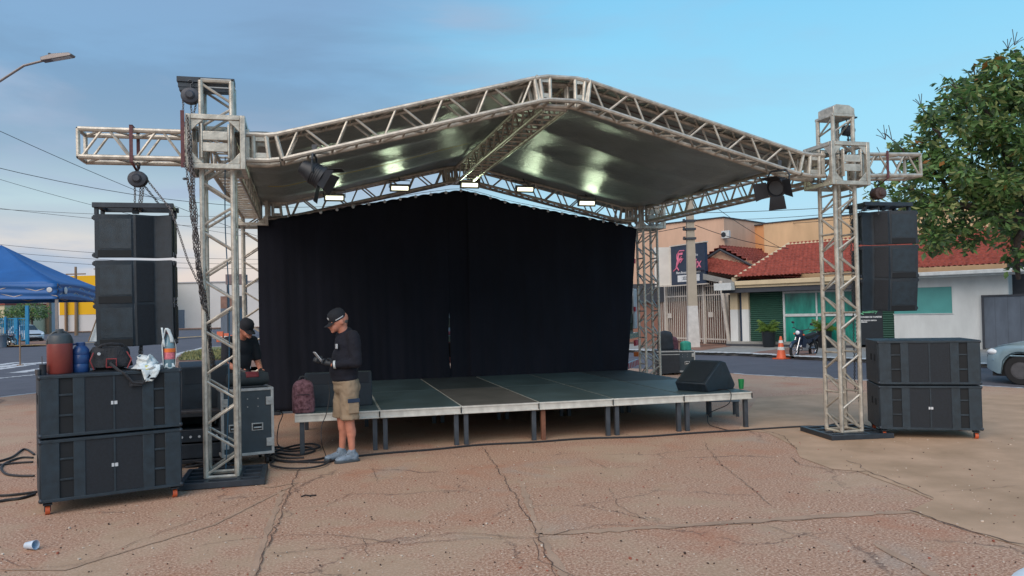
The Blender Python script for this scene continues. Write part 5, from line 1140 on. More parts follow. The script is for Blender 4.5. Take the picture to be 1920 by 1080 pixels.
        g = MB(); g.path([(1.30, s*h*.998, .28), (1.30, s*h*1.002, .55), (1.33, s*h*.99, .82)], .006, n=4); g.path([(2.2, s*h*.998, .28), (2.2, s*h*1.002, .55), (2.2, s*h*.99, .84)], .006, n=4); g.obj('door_gap', 'bumper', t)
    g = MB(); g.grid(lambda u, v: V((1.10+.60*v, (u-.5)*2*h*(.80-.10*v), .985+.405*v+.014*(1-(2*u-1)**2)+.006)), 10, 6); g.obj('windscreen', 'cglass', t)
    g = MB(); g.bb(-.02, .06, -.42, .42, .60, .70); g.obj('grille', 'bumper', t, bevel=.01); g = MB(); g.bb(-.03, .10, -.52, .52, .30, .40); g.obj('air_intake', 'bumper', t, bevel=.02)
    g = MB(); g.path([(.22, -h*.86, .50), (.06, -h*.70, .50), (-.02, -h*.35, .50), (-.03, 0, .50), (-.02, h*.35, .50), (.06, h*.70, .50), (.22, h*.86, .50)], .07, n=8); g.obj('bumper', m_, t)
    g = MB(); g.bb(-.105, -.09, -.20, .20, .44, .53); g.obj('number_plate', 'badge', t)
    return t
c1 = car('pale blue hatchback parked at the kerb, only its front end showing at the right edge', 'carblue')
hv = V((-.43, .903, 0)); c1.rotation_euler.z = math.atan2(-hv.y, -hv.x); wp = G(1914, 722, -.1)   # near front wheel
q = Matrix.Rotation(c1.rotation_euler.z, 3, 'Z'); off = q@V((.68, -.80, 0)); off2 = q@V((.68, .80, 0)); use = off if (wp+off-CAM).length > 0 and (q@V((0, -1, 0))).dot(CAM-wp) > 0 else off2
c1.location = (wp.x-use.x, wp.y-use.y, -.10)
c2 = car('silver white hatchback seen from the front beyond the blue fence', 'carwhite')
cc_ = atd(66, 636, 70); c2.location = (cc_.x, cc_.y, -.1); c2.scale = (1.1, 1.1, 1.1); c2.rotation_euler.z = math.atan2(cc_.y-CAM.y, cc_.x-CAM.x)+.35
# ============================================================ TRUCK BEHIND THE CURTAIN
MT['truckg'] = mat('dark_green_truck_paint', (.03, .055, .05), .5, 0, .2, 4); MT['truckw'] = mat('white_truck_cab', (.45, .47, .50), .4); MT['redp'] = mat('red_reflector', (.42, .03, .05), .5); MT['orangel'] = mat('orange_lamp', (.6, .14, .03), .4)
t = thing('flatbed_truck', 'truck with red and white striped rear bumper parked behind the black backdrop', 'truck', (0, 0, 0))
TL = 6.3; m = MB(); m.bb(0, 3.7, -1.15, 1.15, 1.05, 1.18)
for x in [i*.45 for i in range(9)]: m.bb(x, x+.07, 1.10, 1.16, 1.18, 2.95); m.bb(x, x+.07, -1.16, -1.10, 1.18, 2.95)
for z in (1.35, 1.75, 2.15, 2.55, 2.85):
    m.bb(.0, 3.7, 1.08, 1.12, z, z+.2); m.bb(0, 3.7, -1.12, -1.08, z, z+.2); m.bb(-.04, 0, -1.1, 1.1, z, z+.2)
m.obj('stake_bed', 'truckg', t)
m = MB(); m.bb(-.10, -.05, -1.18, -.80, 1.22, 2.1); m.obj('rolled_tarp', 'palew', t, bevel=.02)
m = MB(); m.bb(-.12, .0, -1.15, 1.15, 1.03, 1.14); m.obj('tail_rail', 'chrome', t)
m = MB(); m.bb(-.14, -.10, -1.12, -.95, .86, .98); m.obj('reverse_lamp', 'badge', t); m = MB(); m.bb(-.14, -.10, -.95, -.6, .86, .98); m.obj('tail_lamp', 'redp', t)
m = MB(); m.bb(-.13, -.10, -.86, -.70, 1.6, 1.7); m.bb(-.13, -.10, -.95, -.8, 2.65, 2.75); m.obj('marker_lamp', 'redp', t)
m = MB(); m.bb(-.16, -.06, -1.0, -.8, .62, .72); m.obj('side_lamp', 'orangel', t)
m = MB(); m.bb(-.10, -.04, -1.15, 1.15, .42, .54); m.obj('bumper_bar', 'whitel', t); m = MB()
for k in range(12):
    y = -1.15+k*.2; m.prism([(-.105, y, .42), (-.105, y+.1, .42), (-.105, y+.16, .54), (-.105, y+.06, .54)], (-.004, 0, 0))
m.obj('bumper_stripes', 'redp', t)
m = MB(); m.bb(3.85, 5.9, -1.1, 1.1, .75, 2.5); m.obj('cab', 'truckw', t, bevel=.12); m = MB(); m.bb(3.8, 5.92, -1.11, 1.11, .55, 1.25); m.obj('cab_skirt', 'redp', t, bevel=.03); m = MB(); m.bb(5.0, 5.9, -1.112, 1.112, 1.6, 2.2); m.obj('cab_window', 'cglass', t)
m = MB(); m.bb(.1, 5.8, -.45, .45, .70, 1.0); m.obj('chassis', 'bumper', t)
for x in (1.1, 5.2):
    for y in (-.95, .95): m = MB(); m.lathe([(.22, -.14), (.45, -.13), (.48, -.09), (.48, .09), (.45, .13), (.22, .14)], (x, y, .48), 26, X=V((1, 0, 0)), Y=V((0, 0, 1)), Z=V((0, 1, 0))); m.obj('wheel', 'rubber', t)
rc = atd(1196, 640, 17.2); ya = math.atan2(.55, -.83); q = Matrix.Rotation(ya, 3, 'Z'); o_ = q@V((-.1, -1.15, 0)); cand = [(o_, ((q@V((0, -1, 0))).dot(lf)))]
oA, oB = q@V((-.1, -1.15, 0)), q@V((-.1, 1.15, 0)); pick = oA if (oA.dot(lf) > oB.dot(lf)) else oB
t.rotation_euler.z = ya; t.location = (rc.x-pick.x, rc.y-pick.y, 0)
# ============================================================ LEFT BACKGROUND
MT['tentb'] = mat('blue_tent_fabric', (.012, .095, .30), .55, 0, .12, 2, .3, 8); MT['tentu'] = mat('tent_underside', (.10, .12, .15), .8); MT['tleg'] = mat('tent_leg_metal', (.22, .20, .20), .4, .5)
K = V((-3.745, 8.34, 0)); E1 = V((.03, 1, 0)).normalized(); E2 = V((-E1.y, E1.x, 0)); SZ = 3.0; zv0, zv1 = 2.09, 2.40
t = thing('canopy_tent', 'blue pop up canopy tent with pale badges on its valance at the left edge', 'tent', K)
kc = [K, K+E1*SZ, K+E1*SZ+E2*SZ, K+E2*SZ]; ap = K+E1*1.5+E2*1.5+V((0, 0, 3.27)); m = MB(); v_ = MB()
for i in range(4):
    a, b = kc[i]+V((0, 0, zv1)), kc[(i+1) % 4]+V((0, 0, zv1)); mid = (kc[0]+kc[2])/2; 
    m.grid(lambda u, v: a.lerp(b, u).lerp(ap, v)-V((0, 0, .10*math.sin(v*math.pi)*(.35+.65*math.sin(u*math.pi)))), 14, 10)
    nn = (a.lerp(b, .5)-mid); nn.z = 0; nn.normalize(); v_.grid(lambda u, v: a.lerp(b, u)+nn*(.012+.012*math.sin(v*16+2*math.sin(u*5)))-V((0, 0, (zv1-zv0)*v)), 30, 14)
m.obj('canopy', 'tentb', t, solid=.004, smooth=50); v_.obj('valance', 'tentb', t, solid=.004)
for p in kc:
    m = MB(); m.box(p+V((0, 0, zv1/2))+((kc[0]+kc[2])/2-p).normalized()*V((1, 1, 0)).length*0+(( (kc[0]+kc[2])/2-p)*.015), (.05, .05, zv1), X=E1, Y=E2, Z=UPZ); l = m.obj('leg', 'tleg', t); m = MB(); m.box(p+((kc[0]+kc[2])/2-p)*.015+V((0, 0, .01)), (.12, .12, .02)); m.obj('foot_plate', 'tleg', l)
m = MB()
for i in range(4):
    a, b = kc[i], kc[(i+1) % 4]
    for k in range(4):
        p, q = a.lerp(b, k/4), a.lerp(b, (k+1)/4); m.tube(p+V((0, 0, 2.14 if k % 2 else 2.36)), q+V((0, 0, 2.36 if k % 2 else 2.14)), .012, n=5); m.tube(p+V((0, 0, 2.36 if k % 2 else 2.14)), q+V((0, 0, 2.14 if k % 2 else 2.36)), .012, n=5)
m.obj('scissor_frame', 'tleg', t)
for f, s_ in ((-.11, 0), (.13, 1)):
    p = (K+E2*.13 if s_ == 0 else K+E1*.38)+V((0, 0, 2.27)); X = E2 if s_ == 0 else E1; nn = -E1 if s_ == 0 else -E2; m = MB(); m.ell(p+nn*.035, (.05 if s_ == 0 else .10, .004, .05 if s_ == 0 else .07), 12, 6, X=X, Y=nn); m.obj('valance_badge', 'badge', t)
# street lamp
t = thing('street_lamp', 'curved arm street lamp with flat LED head in the upper left sky', 'street lamp', (0, 0, 0)); D_ = 16
base = atd(-330, 640, D_); base.z = 0
P = [base, V((base.x, base.y, 6.3)), atd(-150, 230, D_), atd(-60, 182, D_), atd(0, 152, D_), atd(45, 123, D_), atd(84, 113, D_)]
m = MB(); m.path(P[:3], .06, n=10); m.obj('pole', 'tleg', t); m = MB(); m.path(P[2:], .026, n=8); m.obj('arm', 'tleg', t)
a = atd(80, 113, D_); b = atd(138, 103, D_); d = (b-a).normalized(); sd_ = d.cross(UPZ).normalized(); u_ = sd_.cross(d)
m = MB(); m.prism([a-u_*.035+sd_*.09, a+u_*.045+sd_*.09, a+d*.25+u_*.075+sd_*.09, b-d*.06+u_*.04+sd_*.09, b+sd_*.09, b-d*.03-u_*.035+sd_*.09], -sd_*.18); m.obj('head', 'tleg', t, bevel=.012)
m = MB(); m.box((a+b)/2+d*.08-u_*.036, (.38, .13, .012), X=d, Y=sd_, Z=u_); m.obj('led_panel', 'frame', t); m = MB(); m.tube(a+d*.16+u_*.06, a+d*.16+u_*.12, .03); m.obj('photocell', 'greylid', t)
# far buildings, built square to the street
BX = lf; BY = V((-lf.y, lf.x, 0)); BYn = BY if BY.dot(Fw) > 0 else -BY
def far(px, D, z=0.): p = atd(px, 600, D); return V((p.x, p.y, z))
def fbx(mb, p0, p1, D, z0, z1, dp=8., off=0.):
    a, b = far(p0, D), far(p1, D); w_ = (b-a).dot(BX); c = (a+b)/2+BYn*(dp/2-off); return mb.box((c.x, c.y, (z0+z1)/2), (w_, dp, z1-z0), X=BX, Y=BYn, Z=UPZ)
def zpx(x, y, D): return atd(x, y, D).z
MT['yel'] = mat('yellow_render', S(215, 165, 20), .85, 0, .04, .4); MT['offw'] = mat('dull_white_render', S(190, 190, 192), .9, 0, .05, .3); MT['greyw'] = mat('grey_render', S(160, 160, 166), .9, 0, .06, .3); MT['brown'] = mat('brown_column', S(130, 105, 85), .9); MT['bluef'] = mat('blue_fence_paint', S(20, 120, 165), .5); MT['wood'] = mat('weathered_board', S(120, 104, 104), .9, 0, .2, 4, stretch=(1, 1, 8)); MT['greydoor'] = mat('grey_door', S(96, 110, 128), .8)
D_ = 138; t = thing('warehouse', 'yellow and white warehouse far behind the blue tent', 'building', far(210, D_))
m = MB(); fbx(m, 104, 276, D_, -.1, zpx(150, 590, D_), 9); m.obj('lower_wall', 'offw', t); m = MB(); fbx(m, 112, 276, D_, zpx(150, 590, D_), zpx(150, 517, D_), 9, .05); m.obj('yellow_band', 'yel', t)
for px in (126, 146, 191, 250): m = MB(); fbx(m, px-1.5, px+1.5, D_, -.1, zpx(150, 562, D_), .5, .6); m.obj('column', 'brown', t)
t = thing('warehouse', 'plain white warehouse with grey door, seen between the left speaker column and tower', 'building', far(400, 150)); D_ = 150
m = MB(); fbx(m, 316, 620, D_, -.1, zpx(340, 531, D_), 30); m.obj('wall', 'offw', t); m = MB(); fbx(m, 316, 620, D_, zpx(340, 531, D_), zpx(340, 529, D_), 30, .2); m.obj('coping', 'greyw', t); m = MB(); fbx(m, 323, 346, D_, -.1, zpx(340, 581, D_), .3, .35); m.obj('door', 'greydoor', t)
t = thing('shed', 'low grey shed between the distant tree and the yellow warehouse', 'building', far(75, 120)); m = MB(); D_ = 120; fbx(m, 50, 97, D_, -.1, zpx(80, 566, D_), 1.2); m.obj('wall', 'greyw', t); m = MB(); fbx(m, 92, 97, D_, -.1, zpx(80, 567, D_), .6, .65); m.obj('column', 'brown', t); m = MB(); fbx(m, 49, 98, D_, zpx(80, 566, D_), zpx(80, 564, D_), 1.2, .2); m.obj('coping', 'brown', t)
t = thing('house', 'pale house at the far left edge under the tent', 'building', far(-30, 110)); m = MB(); D_ = 110; fbx(m, -120, 9, D_, -.1, zpx(0, 572, D_), 10); m.obj('wall', 'beige', t); m = MB(); fbx(m, -122, 11, D_, zpx(0, 572, D_), zpx(0, 568, D_), 10.4, .2); m.obj('roof', 'tile', t)
# far poles
for px, yt, D_, lab in ((143, 500, 95, 'far utility pole rising behind the tent roof'), (193, 492, 110, 'far utility pole hidden mostly by the left speaker column')):
    t = thing('utility_pole', lab, 'utility pole', far(px, D_)); b = far(px, D_); zt_ = zpx(px, yt, D_); m = MB(); m.tube(b, V((b.x, b.y, zt_)), .22, .14, n=8); m.obj('shaft', 'brown', t); m = MB(); m.box((b.x, b.y, zt_-.9), (2.4, .14, .14), X=BX, Y=BYn, Z=UPZ)
    m.obj('crossarm', 'brown', t)
# blue fence
D_ = 60; t = thing('blue_fence', 'bright blue metal bar fence with tall post at the left edge', 'fence', far(20, D_)); m = MB()
for px in range(-34, 50, 3):
    b = far(px, D_); m.box((b.x, b.y, zpx(px, 618, D_)), (.05, .05, 1.45), X=BX, Y=BYn, Z=UPZ)
a, b = far(-36, D_), far(50, D_)
for y in (598, 638): m.box(((a.x+b.x)/2, (a.y+b.y)/2, zpx(8, y, D_)), ((b-a).length, .06, .09), X=BX, Y=BYn, Z=UPZ)
m.obj('bars', 'bluef', t)
for px, yt, w_ in ((51, 573, .24), (30, 596, .28), (10, 594, .14), (-14, 594, .14)): b = far(px, D_-.2); zt_ = zpx(px, yt, D_); m = MB(); m.box((b.x, b.y, zt_/2), (w_, .14, zt_), X=BX, Y=BYn, Z=UPZ); m.obj('post', 'bluef', t)
# signpost, yellow bollard, bin, board
t = thing('thin_post', 'thin dark post standing beside the left road in front of the blue fence', 'post', far(37, 32)); b = far(37, 32); m = MB(); m.tube((b.x, b.y, -.1), (b.x, b.y, 1.15), .03, n=8); m.obj('pipe', 'brown', t); m = MB(); m.box((b.x, b.y, -.08), (.2, .2, .04)); m.obj('foot', 'brown', t)
t = thing('bollard', 'short yellow bollard on the yellow kerb behind the toolbag', 'bollard', far(184, 44)); b = far(184, 44); m = MB(); m.lathe([(.10, -.1), (.10, .45), (.07, .52), (.01, .54)], b, 12); m.obj('body', 'kerby', t); m = MB(); m.lathe([(.14, -.1), (.14, -.02), (.10, -.02)], b, 12); m.obj('foot', 'kerb', t)
t = thing('litter_bin', 'grey green litter bin at the left edge below the fence', 'bin', far(3, 56)); b = far(3, 56); m = MB(); m.lathe([(.28, -.05), (.33, .75), (.35, .78), (.30, .78), (.27, .1)], b, 18); m.obj('body', 'gate', t); m = MB(); m.lathe([(.36, .78), (.34, .84), (.05, .88)], b, 18); m.obj('lid', 'greylid', t)
t = thing('aframe_board', 'white leaning aframe board beside the road, half behind the left speaker column', 'board', far(185, 60)); D_ = 60
p0, p1, p2, p3 = atd(165, 640, D_), atd(188, 640, D_), atd(190, 592, D_), atd(182, 592, D_); m = MB(); m.prism([p0, p1, p2, p3], BYn*.08); m.obj('panel', 'frame', t); m = MB(); m.tube(atd(166, 640, D_-.2), atd(184, 590, D_-.2), .05); m.tube(atd(166, 640, D_+.6), atd(184, 590, D_-.1), .05); m.obj('frame', 'brown', t)
# things behind the left tower
D_ = 62; t = thing('kiosk', 'weathered board roof kiosk on thin posts seen through the left tower', 'kiosk', far(440, D_)); m = MB(); fbx(m, 424, 456, D_, zpx(440, 533, D_), zpx(440, 514, D_), 1.2); m.obj('roof_board', 'wood', t)
for px in (427, 462): m = MB(); fbx(m, px-1.2, px+1.2, D_, 0, zpx(440, 533, D_), .12, 0); m.obj('post', 'dkgrey', t)
t = thing('container', 'red and grey container behind the left tower', 'container', far(440, 75)); D_ = 75; m = MB(); fbx(m, 414, 448, D_, zpx(440, 578, D_), zpx(440, 555, D_), 1); m.obj('red_panel', 'redwalk', t); m = MB(); fbx(m, 414, 448, D_, -.1, zpx(440, 578, D_), 1, .03); m.obj('grey_panel', 'gate', t)
for k, px in enumerate((412, 424, 437)):
    t = thing('traffic_barrier', ['orange barrier nearest to the left chord of the tower', 'orange barrier in the middle behind the left tower', 'orange barrier nearest to the rear left tower'][k], 'barrier', far(px, 55), 'orange barriers seen through the left tower'); b = far(px, 55+k); m = MB(); m.prism([b-BX*.2+BYn*.2, b-BX*.2-BYn*.2, b-BX*.2-BYn*.08+V((0, 0, .75-.15*k)), b-BX*.2+BYn*.08+V((0, 0, .75-.15*k))], BX*.45); m.obj('body', 'orange', t, bevel=.03); m = MB(); m.box(b+V((0, 0, .35))-BYn*.16, (.4, .02, .1), X=BX, Y=BYn, Z=UPZ); m.obj('band', 'cw', t)
# ============================================================ TREES
def leafmesh(centers, per, sig, lsize, seed, mats, droop=.5):
    rnd = random.Random(seed); mb = MB()
    for (c, r, dens) in centers:
        for _ in range(int(per*dens)):
            while True:
                p = V((rnd.uniform(-1, 1), rnd.uniform(-1, 1), rnd.uniform(-1, 1)))
                if .2 < p.length < 1: break
            P = c+V((p.x*r, p.y*r, p.z*r*.75)); out = V((p.x, p.y, p.z*.4)); out = out.normalized() if out.length else V((1, 0, 0))
            d = (out+V((rnd.uniform(-.8, .8), rnd.uniform(-.8, .8), rnd.uniform(-1.1, .3)*droop*2))).normalized(); s_ = d.cross(V((rnd.uniform(-1, 1), rnd.uniform(-1, 1), 1))).normalized(); L_ = lsize*rnd.uniform(.6, 1.3); w_ = L_*.26
            nn = d.cross(s_)*L_*.08
            mb.m = rnd.choices(range(len(mats)), [m_[1] for m_ in mats])[0]
            mb.add([P, P+d*L_*.45+s_*w_, P+d*L_, P+d*L_*.45-s_*w_], [(0, 1, 2, 3)]) if rnd.random() < .5 else mb.add([P, P+d*L_*.4+s_*w_+nn, P+d*L_-nn, P+d*L_*.4-s_*w_+nn], [(0, 1, 2), (0, 2, 3)])
    return mb
MT['l1'] = mat('leaf_green', (.15, .27, .085), .5, 0, .3, 3); MT['l2'] = mat('leaf_dark', (.085, .14, .07), .5, 0, .3, 3); MT['l3'] = mat('leaf_yellow_green', (.30, .34, .13), .55, 0, .3, 3); MT['l4'] = mat('leaf_orange', (.34, .14, .03), .6, 0, .3, 3); MT['bark'] = mat('tree_bark', (.065, .05, .045), .95, 0, .35, 9, .8, 30)
t = thing('broad_tree', 'large leafy street tree filling the upper right edge behind the right speaker column', 'tree', (0, 0, 0)); DT = 17.0
tb = atd(2010, 690, DT); tb.z = 0; rnd = random.Random(11)
# crown outline in the photo, given as clump anchors on and behind the crown's middle plane
anch = []
pix = [(1660, 345, .30), (1700, 300, .38), (1672, 275, .2), (1722, 262, .30), (1745, 235, .42), (1730, 205, .22), (1790, 215, .45), (1800, 175, .38), (1835, 150, .42), (1870, 130, .36), (1905, 135, .4), (1915, 112, .25), (1770, 275, .55), (1830, 230, .65), (1880, 190, .65), (1925, 170, .7), (1960, 160, .6), (1725, 335, .5), (1780, 335, .65), (1840, 310, .75), (1900, 270, .8), (1960, 230, .9), (1690, 370, .35), (1735, 385, .5), (1790, 395, .65), (1850, 375, .6), (1905, 350, .6), (1960, 330, .8), (1748, 435, .42), (1800, 440, .45), (1845, 432, .34), (1900, 420, .4), (1745, 468, .26), (1815, 462, .22), (1960, 400, .6), (2010, 300, 1.1), (2030, 200, 1.0), (2060, 380, 1.0), (1640, 372, .22), (1905, 486, .16), (1895, 505, .12), (1921, 478, .2), (1905, 470, .35), (1870, 445, .3)]
for x, y, r in pix:
    for k in range(2 if r > .35 else 1):
        dd = DT+(rnd.uniform(-.9, 1.0) if r > .35 else rnd.uniform(-.3, .3)); anch += [(atd(x+rnd.gauss(0, r*38), y+rnd.gauss(0, r*38), dd+rnd.gauss(0, .3)), r*rnd.uniform(.30, .62), (r/.55)**2*.30) for _ in range(4)]
for k in range(26):      # unseen far half of the crown
    a = rnd.uniform(0, 6.28); c = atd(2010, 290, DT+1.8); anch.append((c+V((math.cos(a)*rnd.uniform(.5, 2.6), math.sin(a)*rnd.uniform(.2, 2.2), rnd.uniform(-1.6, 1.8))), .75, 1.5))
leafmesh(anch, 190, 1, .17, 5, [('l1', 50), ('l2', 27), ('l3', 22), ('l4', 1.2)]).obj('crown', ['l1', 'l2', 'l3', 'l4'], t, smooth=0, fixn=False)
def limb(mb, pts, r0, r1):
    P = [V(p) for p in pts]; out = []
    for i in range(len(P)-1):
        for k in range(4): out.append(P[i].lerp(P[i+1], k/4)+V((rnd.uniform(-1, 1), rnd.uniform(-1, 1), rnd.uniform(-1, 1)))*.03)
    out.append(P[-1]); n = len(out); mb.path(out, 0, n=8, rs=[r0+(r1-r0)*i/(n-1) for i in range(n)])
m = MB(); f1 = atd(1985, 470, DT); f2 = atd(1945, 415, DT); limb(m, [tb, tb.lerp(f1, .6), f1, f2], .28, .17); m.obj('trunk', 'bark', t)
m = MB(); limb(m, [f2, atd(1900, 408, DT-.1), atd(1850, 402, DT-.2), atd(1800, 385, DT-.2), atd(1740, 372, DT-.3), atd(1690, 345, DT-.3)], .14, .02); limb(m, [atd(1910, 520, DT+.3), atd(1905, 470, DT+.1), atd(1912, 440, DT), f2], .05, .10)
for pts, r in (([f2, (1905, 330), (1870, 260), (1845, 200), (1830, 150)], .10), ([f2, (1960, 330), (1950, 220), (1930, 130), (1900, 95)], .12), ([(1850, 402), (1810, 330), (1770, 270), (1745, 230), (1727, 200)], .06), ([(1800, 385), (1760, 330), (1700, 290), (1672, 262)], .04), ([(1870, 260), (1820, 215), (1795, 175)], .04), ([f2, (2010, 350), (2040, 220)], .13), ([(1830, 330), (1790, 300)], .03)):
    limb(m, [p if isinstance(p, V) else atd(p[0], p[1], DT-.1) for p in pts], r, .012)
for x, y, a in ((1727, 200, 2.0), (1672, 262, 2.2), (1655, 300, 2.5), (1890, 92, 1.4), (1902, 85, 1.2), (1830, 148, 1.9), (1795, 172, 2.1), (1660, 262, 1.9)):
    p = atd(x, y, DT-.1)
    for k in range(4): e = atd(x+rnd.uniform(10, 34)*math.cos(a+k*.35-.5), y-rnd.uniform(12, 32)*math.sin(a+k*.35-.5), DT-.1); m.path([p, p.lerp(e, .5)+V((0, 0, .02)), e], .007, n=4)
m.obj('limbs', 'bark', t)
t = thing('round_tree', 'small dark green tree beyond the blue fence', 'tree', (0, 0, 0)); c = atd(60, 585, 90); an = [(c+BX*rnd.uniform(-1.7, 1.3)+BYn*rnd.uniform(-.6, .6)+V((0, 0, rnd.uniform(-.8, .9))), .8, .5) for _ in range(14)]
leafmesh(an, 150, 1, .32, 9, [('l1', 50), ('l2', 40), ('l3', 10)]).obj('crown', ['l1', 'l2', 'l3'], t, smooth=0, fixn=False); m = MB(); b = far(60, 90); m.tube(b, V((b.x, b.y, c.z)), .16, .1); m.obj('trunk', 'bark', t)
t = thing('round_tree', 'pale green hedge like tree at the far left under the tent', 'tree', (0, 0, 0)); c = atd(22, 588, 100); an = [(c+BX*rnd.uniform(-2.2, 2.2)+BYn*rnd.uniform(-.6, .6)+V((0, 0, rnd.uniform(-1.2, .7))), .8, .5) for _ in range(16)]
leafmesh(an, 150, 1, .34, 10, [('l1', 50), ('l2', 15), ('l3', 25)]).obj('crown', ['l1', 'l2', 'l3'], t, smooth=0, fixn=False); m = MB(); b = far(22, 100); m.tube(b, V((b.x, b.y, c.z)), .16, .1); m.obj('trunk', 'bark', t)
# ============================================================ PEOPLE
def blob(parts):
    """parts: ('c', p0, p1, r0, r1) tapered capsule or ('e', centre, radii[, yaw])"""
    m = MB()
    for p in parts:
        if p[0] == 'c':
            a, b, r0, r1 = V(p[1]), V(p[2]), p[3], p[4]; m.tube(a, b, r0, r1, n=14, caps=True); m.ell(a, (r0, r0, r0), 14, 8); m.ell(b, (r1, r1, r1), 14, 8)
        elif p[0] == 't': m.tube(p[1], p[2], p[3], p[4], n=18, caps=True); m.ell(p[1], (p[3], p[3], p[3]), 14, 8)
        else:
            X, Y, Z = V((1, 0, 0)), V((0, 1, 0)), V((0, 0, 1))
            if len(p) > 3: q = Matrix.Rotation(p[3], 3, 'Y'); X, Y, Z = q@X, q@Y, q@Z
            m.ell(p[1], p[2], 20, 14, X, Y, Z)
    return m
ctex = bpy.data.textures.new('cloth_creases', 'CLOUDS'); ctex.noise_scale = .10; ctex.noise_depth = 3
def creases(o, st_=.028, sc_=.1):
    d = o.modifiers.new('creases', 'DISPLACE'); d.texture = ctex; d.strength = st_; d.mid_level = .55; d.texture_coords = 'LOCAL'; return o
# ---- man looking at his phone. Local frame: x forward, y to his left, z up
man = thing('person', 'man in black cap, navy long sleeves and khaki shorts looking down at his phone', 'person', (0, 0, 0))
LS_, RS_ = V((-.02, .185, 1.40)), V((-.02, -.185, 1.40)); LE, RE = V((-.03, .25, 1.12)), V((-.02, -.25, 1.12)); LW, RW = V((.20, .12, 1.10)), V((.22, -.10, 1.12))
HC = V((.085, 0, 1.585)); hp = .62
body = [('c', (0, 0, 1.30), (.015, 0, 1.43), .085, .065), ('c', (.0, 0, 1.42), (.06, 0, 1.53), .062, .060), ('e', HC, (.098, .077, .118), hp), ('e', HC+V((.045, 0, -.065)), (.060, .055, .060), hp), ('e', HC+V((-.03, 0, .025)), (.085, .076, .085)),
        ('e', HC+V((.112, 0, -.062)), (.022, .012, .020), .6), ('c', HC+V((.092, 0, -.028)), HC+V((.114, 0, -.062)), .009, .013), ('e', HC+V((.062, 0, -.118)), (.026, .030, .020), hp), ('e', HC+V((.085, 0, -.092)), (.016, .024, .007), hp),
        ('e', HC+V((-.012, .080, -.012)), (.024, .012, .034), .4), ('e', HC+V((-.012, -.080, -.012)), (.024, .012, .034), .4), ('e', HC+V((.083, .030, -.012)), (.016, .022, .010), .6), ('e', HC+V((.083, -.030, -.012)), (.016, .022, .010), .6),
        ('e', (0, 0, 1.22), (.12, .16, .20)), ('e', (.02, 0, 1.02), (.13, .155, .15)), ('e', (0, 0, .88), (.115, .155, .13)),
        ('c', LS_, LE, .055, .045), ('c', RS_, RE, .055, .045), ('c', LE, LW, .042, .028), ('c', RE, RW, .042, .028)]
legs = []
for s, kn, an_, ft in ((1, (.01, .09, .47), (-.02, .085, .085), 0), (-1, (.03, -.095, .47), (.03, -.11, .085), .02)):
    hipp = (0, s*.09, .86); legs += [('c', hipp, kn, .090, .058), ('c', kn, (kn[0]-.012, kn[1], .36), .056, .056), ('e', (kn[0]-.02, kn[1], .33), (.055, .052, .10)), ('c', (kn[0]-.015, kn[1], .34), an_, .048, .033), ('c', an_, (an_[0]+.11, an_[1], .04), .035, .03)]
def hand(P, d, up_, side):
    out = []; s_ = d.cross(up_).normalized()*side
    for k in range(3): out.append(('e', P+d*(.025+.018*k), (.026, .020, .024)))
    for k, (l1_, o_) in enumerate(((.034, -.024), (.038, -.008), (.036, .008), (.028, .023))):
        a = P+d*.070+up_*o_; b = a+d*l1_+s_*-.004; c_ = b+d*.016-s_*.020; e = c_-d*.006-s_*.020; out += [('c', a, b, .0095, .009), ('c', b, c_, .009, .008), ('c', c_, e, .008, .0072)]
    a = P+d*.02+up_*.02-s_*.014; b = a+up_*.026+d*.022-s_*.010; e = b+d*.028-s_*.012; out += [('c', a, b, .011, .0098), ('c', b, e, .0098, .0085)]
    return out
dl = V((.86, -.36, .36)).normalized(); dr = V((.86, .30, .30)).normalized(); body += legs+hand(LW, dl, V((-.35, 0, .93)), 1)+hand(RW, dr, V((-.35, 0, .93)), -1)
bo = blob(body).obj('body', 'skin', man, remesh=.0085)
sh = [('c', (-.012, 0, 1.44), (.0, 0, 1.40), .078, .10), ('e', (-.01, 0, 1.30), (.135, .185, .17)), ('e', (.01, 0, 1.16), (.145, .180, .20)), ('e', (.03, 0, 1.02), (.160, .182, .16)), ('e', (.02, 0, .94), (.150, .180, .08)), ('c', (-.02, .13, 1.405), LS_, .072, .075), ('c', (-.02, -.13, 1.405), RS_, .072, .075),
      ('c', LS_, LE, .076, .062), ('c', RS_, RE, .076, .062), ('c', LE, LW-(LW-LE).normalized()*.015, .060, .042), ('c', RE, RW-(RW-RE).normalized()*.015, .060, .042)]
creases(blob(sh).obj('shirt', 'navy', man, remesh=.012))
so2 = [('e', (.01, 0, .90), (.146, .175, .085)), ('e', (0, 0, .83), (.150, .178, .10))]
for s, kn in ((1, (.01, .098, .50)), (-1, (.028, -.103, .50))): so2 += [('t', (0, s*.085, .84), (kn[0], kn[1], .475), .110, .108)]
creases(blob(so2).obj('shorts', 'khaki', man, remesh=.012), .03, .10)
for s, x in ((1, 0), (-1, 0)): m = MB(); m.box((.0, s*.203, .63), (.13, .022, .16)); pk = m.obj('cargo_pocket', 'khaki', man, bevel=.012); m = MB(); m.box((.0, s*.214, .695), (.14, .012, .045)); m.obj('pocket_flap', 'navyb' if s > 0 else 'khaki', pk, bevel=.004)
cm = MB(); q = Matrix.Rotation(.52, 3, 'Y'); X, Y, Z = q@V((1, 0, 0)), V((0, 1, 0)), q@V((0, 0, 1)); cc0 = HC+Z*.030
cm.lathe([(.102, -.012), (.104, .02), (.100, .055), (.082, .088), (.05, .106), (.005, .114)], cc0-X*.008, 26, X=X, Y=Y, Z=Z, sx=1.02, sy=.86); cp = cm.obj('cap', 'cap', man)
